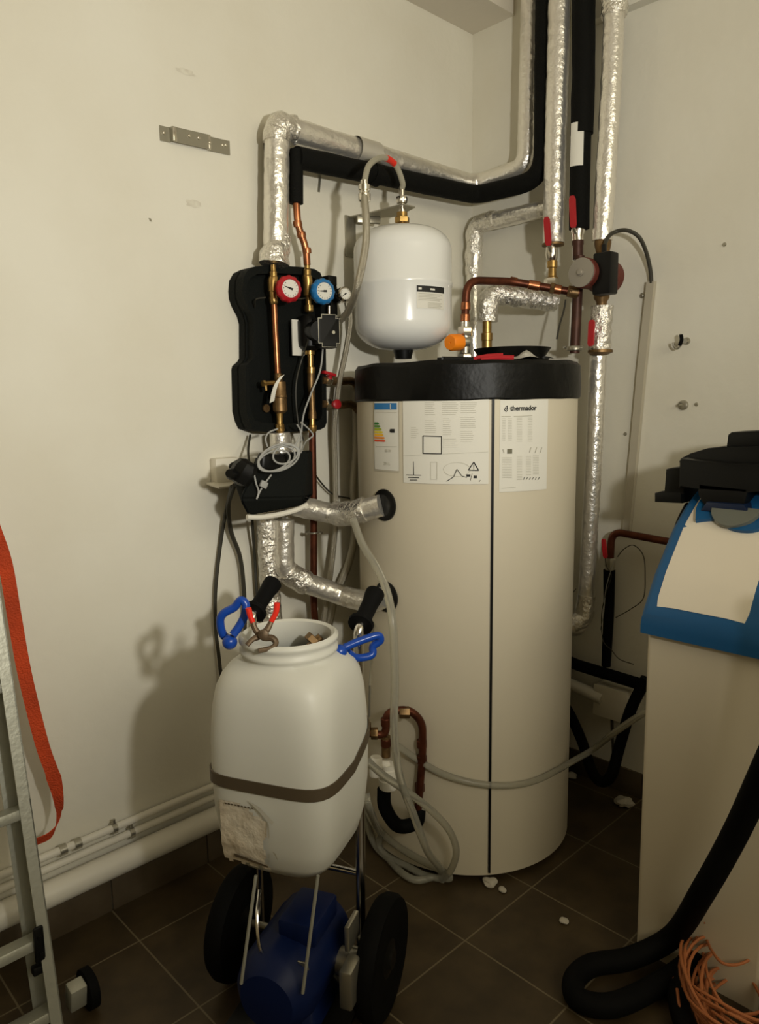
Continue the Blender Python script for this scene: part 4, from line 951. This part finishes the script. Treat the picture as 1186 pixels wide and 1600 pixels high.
b = NB(); cyl(b, Q(.02, .09, .17), Q(.02, .16, .17), .03, 20); box(b, Q(-.03, .135, .17), (.06, .03, .09), RO, bev=.006); obj('pump_head', b, 'zinc', bp_)

# ================================================================== clear hoses
def clear_of_tank(pts, r_):
    out = []
    for p in pts:
        d = Vector((p.x-TC.x, p.y-TC.y)); lim = TR+.003+r_
        if d.length < lim: d = d.normalized()*lim; p = Vector((TC.x+d.x, TC.y+d.y, p.z))
        out.append(Vector((p.x, p.y, max(p.z, r_))))
    return out
hz = [D(552, 812, 2.05), D(566, 850, 1.98), D(590, 890, 1.90), D(606, 930, 1.84), D(614, 980, 1.80), D(617, 1060, 1.79), D(616, 1140, 1.79), D(624, 1210, 1.80), D(645, 1270, 1.82), D(668, 1330, 1.86), Z(690, 1365, .02)]
hz += [Z(640, 1372, .015), Z(596, 1320, .02), Z(600, 1255, .10), Z(650, 1235, .12), Z(700, 1280, .06), Z(712, 1330, .02), Z(690, 1375, .015)]
t = thing('clear_hose', hz[9], 'clear plastic hose hanging past the tank flank and coiling on the floor', 'hose')
ttube('hose', 'hose', t, clear_of_tank(spline(hz, 8), .0105), .0105, seg=14)
h2 = [D(575, 1190, 1.75), D(600, 1212, 1.78), D(640, 1240, 1.83), D(680, 1272, 1.87), D(706, 1305, 1.90), D(712, 1340, 1.93), Z(690, 1372, .015), Z(640, 1355, .02), Z(600, 1310, .05), D(578, 1265, 1.8), D(572, 1240, 1.8)]
t = thing('clear_hose', h2[6], 'clear hose loop leaning from the white fitting around to the floor', 'hose')
ttube('hose', 'hose', t, clear_of_tank(spline(h2, 8), .0100), .0100, seg=14)
h3 = [T(600, 1150, .04), T(635, 1175, .022), T(660, 1192, .014), T(700, 1212, .012), T(760, 1226, .012), T(820, 1224, .012), T(865, 1206, .012), T(883, 1196, .013), D(925, 1172, 2.30), D(960, 1145, 2.22), D(1000, 1118, 2.15), D(1030, 1105, 2.2)]
t = thing('clear_hose', h3[4], 'clear hose slung across the tank front toward the softener', 'hose')
ttube('hose', 'hose', t, clear_of_tank(spline(h3, 8), .0095), .0095, seg=14)
# copper loop and white fitting at the tank foot
t = thing('copper_loop', D(655, 1275, 2.02), 'tarnished copper loop with brass elbows at the tank foot', 'pipe')
cl = [D(575, 1145, 1.98), D(603, 1150, 1.98), D(603, 1112, 1.98), D(640, 1108, 1.99), D(660, 1128, 2.00), D(661, 1180, 2.01), D(657, 1245, 2.02), D(654, 1290, 2.03)]
ttube('pipe', 'copperd', t, clear_of_tank(fillet(cl, .03, 6), .0115), .0115, seg=14)
for c, ax in ((D(603, 1128, 1.98), (0, 0, 1)), (D(603, 1160, 1.98), (0, 0, 1)), (D(659, 1162, 2.01), (0, 0, 1)), (D(659, 1186, 2.01), (0, 0, 1)), (D(656, 1230, 2.02), (0, 0, 1))):
    b = NB(); lathe(b, [(.0135, -.012), (.015, -.01), (.015, .01), (.0135, .012)], c, ax, 16); obj('fitting', b, 'copperd', t)
b = NB(); hexnut(b, D(632, 1113, 1.985), .017, .03, rt); obj('brass_elbow', b, 'bronze', t)
b = NB(); hexnut(b, D(585, 1146, 1.98), .017, .02, rt); cyl(b, D(603, 1150, 1.98), D(603, 1182, 1.98), .013); lathe(b, [(.011, 0), (.011, .03)], D(574, 1145, 1.98), (0, 0, 1), 12); obj('brass_elbow', b, 'bronze', t)
t = thing('white_siphon', D(600, 1235, 1.96), 'white plastic siphon fitting below the copper loop', 'siphon')
b = NB(); lathe(b, [(.022, 0), (.026, .004), (.028, .03), (.026, .032), (.024, .06), (.020, .062), (.020, .075)], D(607, 1232, 1.96), (0, 0, 1), 24); obj('cup', b, 'pipew', t)
b = NB(); lathe(b, [(.016, 0), (.018, .01), (.018, .05), (.015, .055)], D(586, 1212, 1.94), (.1, 0, 1), 20); cyl(b, D(586, 1195, 1.94), D(606, 1195, 1.96), .012); obj('spout', b, 'pipew', t)
tag(ttube('dark_trap_pipe', 'rubber', None, spline([D(600, 1232, 1.97), D(602, 1262, 1.97), D(622, 1290, 1.98), D(650, 1285, 2.0), D(655, 1265, 2.02)], 7), .020, seg=14), 'dark trap pipe curving below the white siphon', 'pipe')
tag(ttube('thin_rod', 'zinc', None, [L(585, 960, .3), D(578, 1072, 1.9), D(577, 1120, 1.9)], .0035, seg=8), 'thin dull rod hanging beside the chrome tube right of the canister', 'rod')

# ================================================================== softener
SX, SY0, SY1 = -.70, -1.095, -1.41
sf = thing('water_softener', (-.46, -1.25, 0), 'cream cabinet water softener with a blue lid at the right', 'water softener')
def rrect(x0, x1, y0, y1, r_, n=6):
    P = []
    for cx, cy, a0 in ((x1-r_, y1-r_, 0), (x0+r_, y1-r_, pi/2), (x0+r_, y0+r_, pi), (x1-r_, y0+r_, 3*pi/2)):
        for k in range(n+1): a = a0+pi/2*k/n; P.append((cx+r_*cos(a), cy+r_*sin(a)))
    return P
def loft(bm, secs):
    R_ = [[bm.verts.new(Vector((x, y, z(x) if callable(z) else z))) for x, y in P] for P, z in secs]
    for A, B in zip(R_, R_[1:]):
        for k in range(len(A)): bm.faces.new((A[k], A[(k+1) % len(A)], B[(k+1) % len(A)], B[k]))
    bm.faces.new(R_[0][::-1]); bm.faces.new(R_[-1])
XB = -.24
b = NB(); loft(b, [(rrect(SX+.012, XB, SY1+.008, SY0-.008, .012), .0), (rrect(SX+.010, XB, SY1+.006, SY0-.006, .012), .845)]); obj('cabinet', b, 'softw', sf)
def lidz(x):
    P = [(-.712, .893), (-.70, .915), (-.653, .987), (-.566, 1.085), (-.499, 1.134), (-.445, 1.162), (-.38, 1.175), (-.22, 1.178)]
    if x <= P[0][0]: return P[0][1]
    for (a, za), (c, zc_) in zip(P, P[1:]):
        if x <= c: t_ = (x-a)/(c-a); return za+(zc_-za)*t_
    return P[-1][1]
xs = [-.712, -.70, -.68, -.653, -.61, -.566, -.53, -.499, -.47, -.445, -.38, XB]
b = NB(); rows = []
yp = [(SY0, -.03), (SY0-.002, -.012), (SY0-.008, -.003), (SY0-.016, 0), ((SY0+SY1)/2, 0), (SY1+.016, 0), (SY1+.008, -.003), (SY1+.002, -.012), (SY1, -.03)]
base = .843
for x in xs:
    row = [b.verts.new((x, SY0, base))]+[b.verts.new((x, y, max(base+.01, lidz(x)+dz_))) for y, dz_ in yp]+[b.verts.new((x, SY1, base))]; rows.append(row)
for A, B in zip(rows, rows[1:]):
    for k in range(len(A)-1): b.faces.new((A[k], A[k+1], B[k+1], B[k]))
    b.faces.new((A[-1], A[0], B[0], B[-1]))
b.faces.new(rows[0][::-1]); b.faces.new(rows[-1]); obj('lid', b, 'bluec', sf)
b = NB(); rows = []
for x in [-.702+.012*i for i in range(25)]:
    if x > -.41: break
    y0 = SY0-.030; y1 = SY1+.080
    if x < -.695: y0 -= .004; y1 += .004
    rows.append([b.verts.new((x, y, lidz(x)+.0035-(.003 if k in (0, 5) else 0))) for k, y in enumerate([y0+(y1-y0)*q/5 for q in range(6)])])
for A, B in zip(rows, rows[1:]):
    for k in range(5): b.faces.new((A[k], A[k+1], B[k+1], B[k]))
obj('salt_flap', b, 'softp', sf, label='cream flap on the blue lid')
# dial bezel and clear dial on the flap
def onlid(x, y, o=0.):
    dx = .01; n_ = Vector((-(lidz(x+dx)-lidz(x-dx)), 0, 2*dx)).normalized(); return Vector((x, y, lidz(x)))+n_*o
bz = [(x, y) for x, y in ((-.555, -1.150), (-.545, -1.200), (-.565, -1.235), (-.565, -1.285), (-.545, -1.32), (-.555, -1.37), (-.50, -1.385), (-.44, -1.385), (-.42, -1.35), (-.42, -1.18), (-.45, -1.145), (-.51, -1.135))]
def zone(P, z0, z1):
    b = NB(); A = [b.verts.new(onlid(x, y, z0)) for x, y in P]; B = [b.verts.new(onlid(x, y, z1)) for x, y in P]; k = len(P)
    b.faces.new(A[::-1]); f2 = b.faces.new(B)
    for i in range(k): b.faces.new((A[i], A[(i+1) % k], B[(i+1) % k], B[i]))
    return b
sq = lambda P: [(p.x, p.y) for p in spline([Vector((x, y, 0)) for x, y in P+[P[0]]], 4)[:-1]]
obj('bezel', zone(sq(bz), .002, .012), 'bluec', sf)
dc = (-.515, -1.232); dk = [(dc[0]-.050*cos(a), dc[1]+.056*sin(a)) for a in [-pi/2+pi*i/20 for i in range(21)]]
obj('dial_window', zone(dk, .010, .020), 'clear', sf, label='clear half-round window')
b = NB()
for k in range(6): bmesh.ops.create_icosphere(b, subdivisions=2, radius=.005, matrix=Matrix.Translation(onlid(-.53, -1.205-k*.012, .012)))
obj('dial_marks', b, 'pumpface', sf)
# valve head
vh = thing('control_valve_head', (-.46, -1.2, 1.15), 'black control valve head on top of the blue lid', 'valve head')
def vb(name, pxs, o0, o1, mt='black', bev=.006):
    P = [R(x, y, (o0+o1)/2) for x, y in pxs]; poly = [(p.y, p.z) for p in P]; b = NB()
    prism(b, poly, (-o0, 0, 0), (0, 1, 0), (0, 0, 1), (-1, 0, 0), o1-o0, bev=bev); return obj(name, b, mt, vh)
vb('mounting_foot', [(1038, 781), (1038, 767), (1050, 764), (1080, 764), (1080, 783)], .34, .46)
vb('side_housing', [(1050, 768), (1053, 731), (1060, 729), (1082, 727), (1082, 770)], .36, .46)
vb('main_housing', [(1076, 760), (1077, 718), (1080, 714), (1110, 718), (1150, 722), (1200, 724), (1290, 726), (1290, 762), (1180, 762), (1173, 768), (1100, 756)], .40, .52)
vb('upper_tray', [(1077, 720), (1080, 714), (1095, 706), (1122, 698), (1150, 696), (1200, 695), (1290, 700), (1290, 726), (1140, 722)], .34, .47, bev=.004)
vb('motor_cover', [(1146, 700), (1149, 678), (1154, 674), (1200, 672), (1290, 674), (1290, 702)], .36, .46)
vb('neck', [(1100, 752), (1180, 760), (1170, 795), (1112, 790), (1101, 772)], .44, .52, 'black', .005)
vb('display', [(1112, 782), (1170, 786), (1180, 800), (1102, 797)], .47, .535, 'screen', .004)

# cable and wire behind softener: fill gap
tag(ttube('drain_pipe', 'rubber', None, spline([R(1075, 790, .45), R(1062, 815, .35), R(1052, 845, .3)], 5), .009, seg=10), 'black drain tube curving down behind the blue lid', 'tube')
# ================================================================== right wall low: pipes between tank and softener
t = thing('copper_pipe', R(960, 832, .05), 'copper pipe elbow with a red tap above the softener side', 'pipe')
ttube('pipe', 'copperd', t, fillet([R(952, 895, .06), R(956, 830, .06), R(1042, 846, .06), R(1110, 858, .06)], .04), .0125, seg=14)
b = NB(); hexnut(b, R(953, 878, .06), .02, .03); lathe(b, [(.016, -.02), (.016, .02)], R(953, 890, .06), (0, 0, 1), 14); obj('valve_body', b, 'zinc', t)
lever(t, 943, 842, 946, 872, .10, .007)
tag(ttube('dark_riser', 'rubber', None, spline([R(952, 890, .06), R(951, 960, .06), R(947, 1040, .05)], 6), lambda s: .020-.004*s, seg=14), 'dark lagged vertical pipe below the red tap', 'pipe')
tag(ttube('dark_pipe', 'rubber', None, [R(850, 1018, .05), R(905, 1040, .05), R(1010, 1072, .05)], .021, seg=14), 'dark lagged pipe running low along the right wall', 'pipe')
tag(ttube('waste_pipe', 'pipew', None, fillet([R(850, 1052, .06), R(890, 1068, .06), R(942, 1092, .06)], .05), .022, seg=18), 'short off-white waste pipe low on the right wall', 'pipe')
t = thing('junction_box', R(955, 1100, 0), 'square cream junction box low on the right wall behind the clear hose', 'junction box')
q0, q1 = R(930, 1076, .06), R(980, 1122, .06); b = NB(); box(b, (-.032, (q0.y+q1.y)/2, (q0.z+q1.z)/2), (.064, abs(q1.y-q0.y), .11), bev=.004); obj('body', b, 'socket', t)
b = NB(); box(b, (-.066, (q0.y+q1.y)/2, (q0.z+q1.z)/2), (.006, abs(q1.y-q0.y)+.004, .114), bev=.003); obj('cover', b, 'socket', t)
tag(ttube('black_hose', 'rubber', None, spline([R(870, 1085, .10), R(890, 1115, .10), R(910, 1160, .13), R(921, 1195, .16), R(932, 1216, .19), R(945, 1221, .20), R(957, 1207, .19), R(967, 1170, .15), R(986, 1108, .12), R(1010, 1060, .10)], 7), .0185, seg=14), 'black hose sagging in a U between tank and softener', 'hose')
tag(ttube('black_drop_cable', 'cabled', None, [R(956, 1124, .05), R(957, 1150, .05), R(959, 1190, .05)], .0055, seg=8), 'thin black cable dropping from the junction box', 'cable')
for i, pp in enumerate((((965, 870), (975, 858), (990, 852), (1005, 868), (1008, 900), (1005, 935), (985, 952), (962, 965)), ((945, 870), (948, 885), (955, 900), (946, 930), (940, 960), (942, 1000), (955, 1015), (968, 1030), (990, 1038)), ((960, 875), (952, 900), (946, 925), (943, 960), (938, 985)), ((900, 920), (893, 930), (890, 945)))):
    tag(ttube('thin_wire', 'cabled' if i != 2 else 'cable', None, spline([R(x, y, .09) for x, y in pp], 8), .0016, seg=6), ('fine dark wire looping toward the blue lid', 'fine dark wire trailing down beside the dark riser', 'fine pale wire hanging from the red tap', 'short dark wire tip beside the foil pipe elbow')[i], 'wire')

# small things on the right wall
t = thing('pipe_clip', R(1064, 532, 0), 'open steel pipe clip with a black rubber insert on the bare right wall', 'clip')
b = NB(); cyl(b, R(1072, 533, .0), R(1070, 533, .03), .007); lathe(b, [(.012, 0), (.010, .006)], R(1073, 533, 0), (-1, 0, 0), 16); obj('wall_plug', b, 'zinc', t)
b = NB(); tube(b, spline([R(1063, 522, .035), R(1066, 530, .035), R(1063, 540, .035), R(1058, 545, .035), R(1053, 541, .035), R(1052, 535, .035)], 5), .0035, seg=8); obj('ring', b, 'zinc', t)
b = NB(); tube(b, spline([R(1064, 523, .042), R(1065, 531, .042), R(1062, 540, .042)], 5), .006, seg=8); obj('rubber_insert', b, 'rubber', t)
t = thing('wall_anchor', R(1068, 633, 0), 'round metal anchor head on the right wall with a small hole beside it', 'anchor')
b = NB(); lathe(b, [(.016, 0), (.015, .006), (.008, .009)], R(1068, 633, 0), (-1, 0, 0), 20); cyl(b, R(1066, 633, .004), R(1060, 633, .02), .004); obj('head', b, 'zinc', t)
for x, y, lab in ((1088, 632, 'small screw in the right wall beside the round anchor head'), (1132, 382, 'small screw high on the right wall near the picture edge'), (1003, 462, 'small screw left of the conduit top'), (977, 678, 'small screw in the right wall left of the conduit')):
    b = NB(); lathe(b, [(.0065 if x != 1003 else .009, 0), (.004, .004)], R(x, y, 0), (-1, 0, 0), 12); tag(obj('wall_screw', b, 'zinc'), lab, 'screw', 'screws in the right wall')
b = NB(); lathe(b, [(.008, 0), (.008, .006), (.004, .006)], L(387, 498, 0), (0, -1, 0), 12); tag(obj('wall_screw', b, 'black'), 'black plug in the left wall beside the pump station', 'screw')
b = NB(); ribbon(b, [L(498, 262, .002), L(500, 275, .003), L(498, 300, .002)], Vector((.008, 0, 0)), .002); tag(obj('paint_chip', b, 'zinc'), 'dark vertical scrape below the black foam pipe', 'scrape')
M['smudge'] = mat('wall_smudge', (.60, .56, .46), .9, bump=.2, bscale=60, col2=(.70, .67, .56), vscale=60)
for x, y, a_, c_, lab in ((290, 112, .028, .008, 'faint brown smudge on the left wall above the bracket'), (302, 318, .024, .010, 'faint brown smudge on the left wall below the bracket')):
    b = NB(); cc = L(x, y, .0008); ring = []
    for k in range(28):
        q = 1+.35*noise.noise(Vector((cos(2*pi*k/28)*2, sin(2*pi*k/28)*2, x*.1))); ring.append(b.verts.new(cc+Vector((a_*q*cos(2*pi*k/28), 0, c_*q*sin(2*pi*k/28)))))
    b.faces.new(ring); tag(obj('wall_smudge', b, 'smudge'), lab, 'stain')
b = NB(); ribbon(b, [L(234, 341, .001), L(236, 346, .001)], Vector((.006, 0, 0)), .001); tag(obj('paint_chip', b, 'zinc'), 'tiny dark chip in the left wall plaster below the bracket', 'scrape')
b = NB(); tube(b, spline([L(412, 212, .02), L(416, 300, .015), L(417, 318, .02), L(421, 360, .02)], 6), .0022, seg=6); tag(obj('thin_wire', b, 'cabled'), 'fine wire running down the wall left of the foil riser', 'wire')

# ================================================================== floor foreground
fh = [R(1330, 900, .98), R(1260, 1060, .90), R(1196, 1200, .84), R(1150, 1300, .80), R(1100, 1390, .78), Z(1052, 1462, .09), Z(985, 1497, .03), Z(925, 1508, .026), Z(897, 1532, .026), Z(905, 1562, .026), Z(960, 1570, .026), Z(1035, 1535, .028), Z(1090, 1500, .05), Z(1150, 1478, .06), Z(1230, 1475, .05)]
tag(ttube('black_corrugated_hose', 'rubber', None, spline(fh, 8), .0262, seg=18), 'thick black hose in the foreground looping on the floor before the softener', 'hose')
tag(ttube('black_corrugated_hose', 'rubber', None, spline([Z(1075, 1500, .03), Z(1060, 1545, .03), Z(1070, 1600, .03), Z(1110, 1660, .03)], 7), .024, seg=16), 'thick black hose end running under the salmon cable bundle', 'hose')
wb = thing('salmon_cable_bundle', Z(1150, 1560, 0), 'untidy coil of salmon-orange cable on the floor at the lower right', 'cable')
c0 = Z(1152, 1590, .0)
for i in range(22):
    ph = random.random()*6.28; rx = .10+.07*random.random(); ry = .07+.05*random.random(); rot = .5+random.uniform(-.4, .4); hz_ = .02+.0045*i; tilt = random.uniform(-.12, .12); ox = random.uniform(-.03, .03); oy = random.uniform(-.03, .03)
    a1 = 5.9+random.random()*.35; pts = []
    for k in range(28):
        a = ph+a1*k/27; x = rx*cos(a); y = ry*sin(a); X = x*cos(rot)-y*sin(rot); Y = x*sin(rot)+y*cos(rot)
        pts.append(c0+Vector((X+ox, Y+oy, max(.008, hz_+tilt*X+.012*sin(3*a+i)))))
    ttube('cable_loop', 'wireo', wb, pts, .0036, seg=8)
for pp in (((1100, 1441, .16), (1120, 1446, .16), (1140, 1465, .14), (1165, 1490, .12), (1200, 1500, .1)), ((1105, 1470, .12), (1112, 1485, .13), (1130, 1505, .13), (1160, 1505, .12), (1200, 1480, .13)), ((1058, 1545, .06), (1063, 1575, .05), (1078, 1595, .04)), ((1066, 1540, .08), (1090, 1560, .08), (1130, 1580, .08), (1190, 1600, .08))):
    ttube('cable_tail', 'wireo', wb, spline([Z(*q) for q in pp], 7), .0034, seg=8)
# debris on the floor
for i, (x, y, s, lab) in enumerate(((881, 1442, .013, 'small white plaster crumb alone on the floor tiles'), (765, 1382, .02, 'plaster crumbs at the foot of the tank seam'), (785, 1392, .012, 'smaller plaster crumb right of the tank seam'), (975, 1258, .03, 'pale rubble lump at the foot of the wall beside the softener'), (893, 1215, .02, 'pale scrap on the floor behind the tank'))):
    b = NB(); bmesh.ops.create_icosphere(b, subdivisions=3, radius=s)
    for v in b.verts: v.co *= 1+.45*noise.noise(v.co*60+Vector((i*9, 0, 0))); v.co.z *= .45
    zm = min(v.co.z for v in b.verts); p = Z(x, y, 0)
    for v in b.verts: v.co += Vector((p.x, p.y, -zm))
    tag(obj('plaster_crumb', b, 'debris'), lab, 'debris', 'plaster crumbs on the floor')
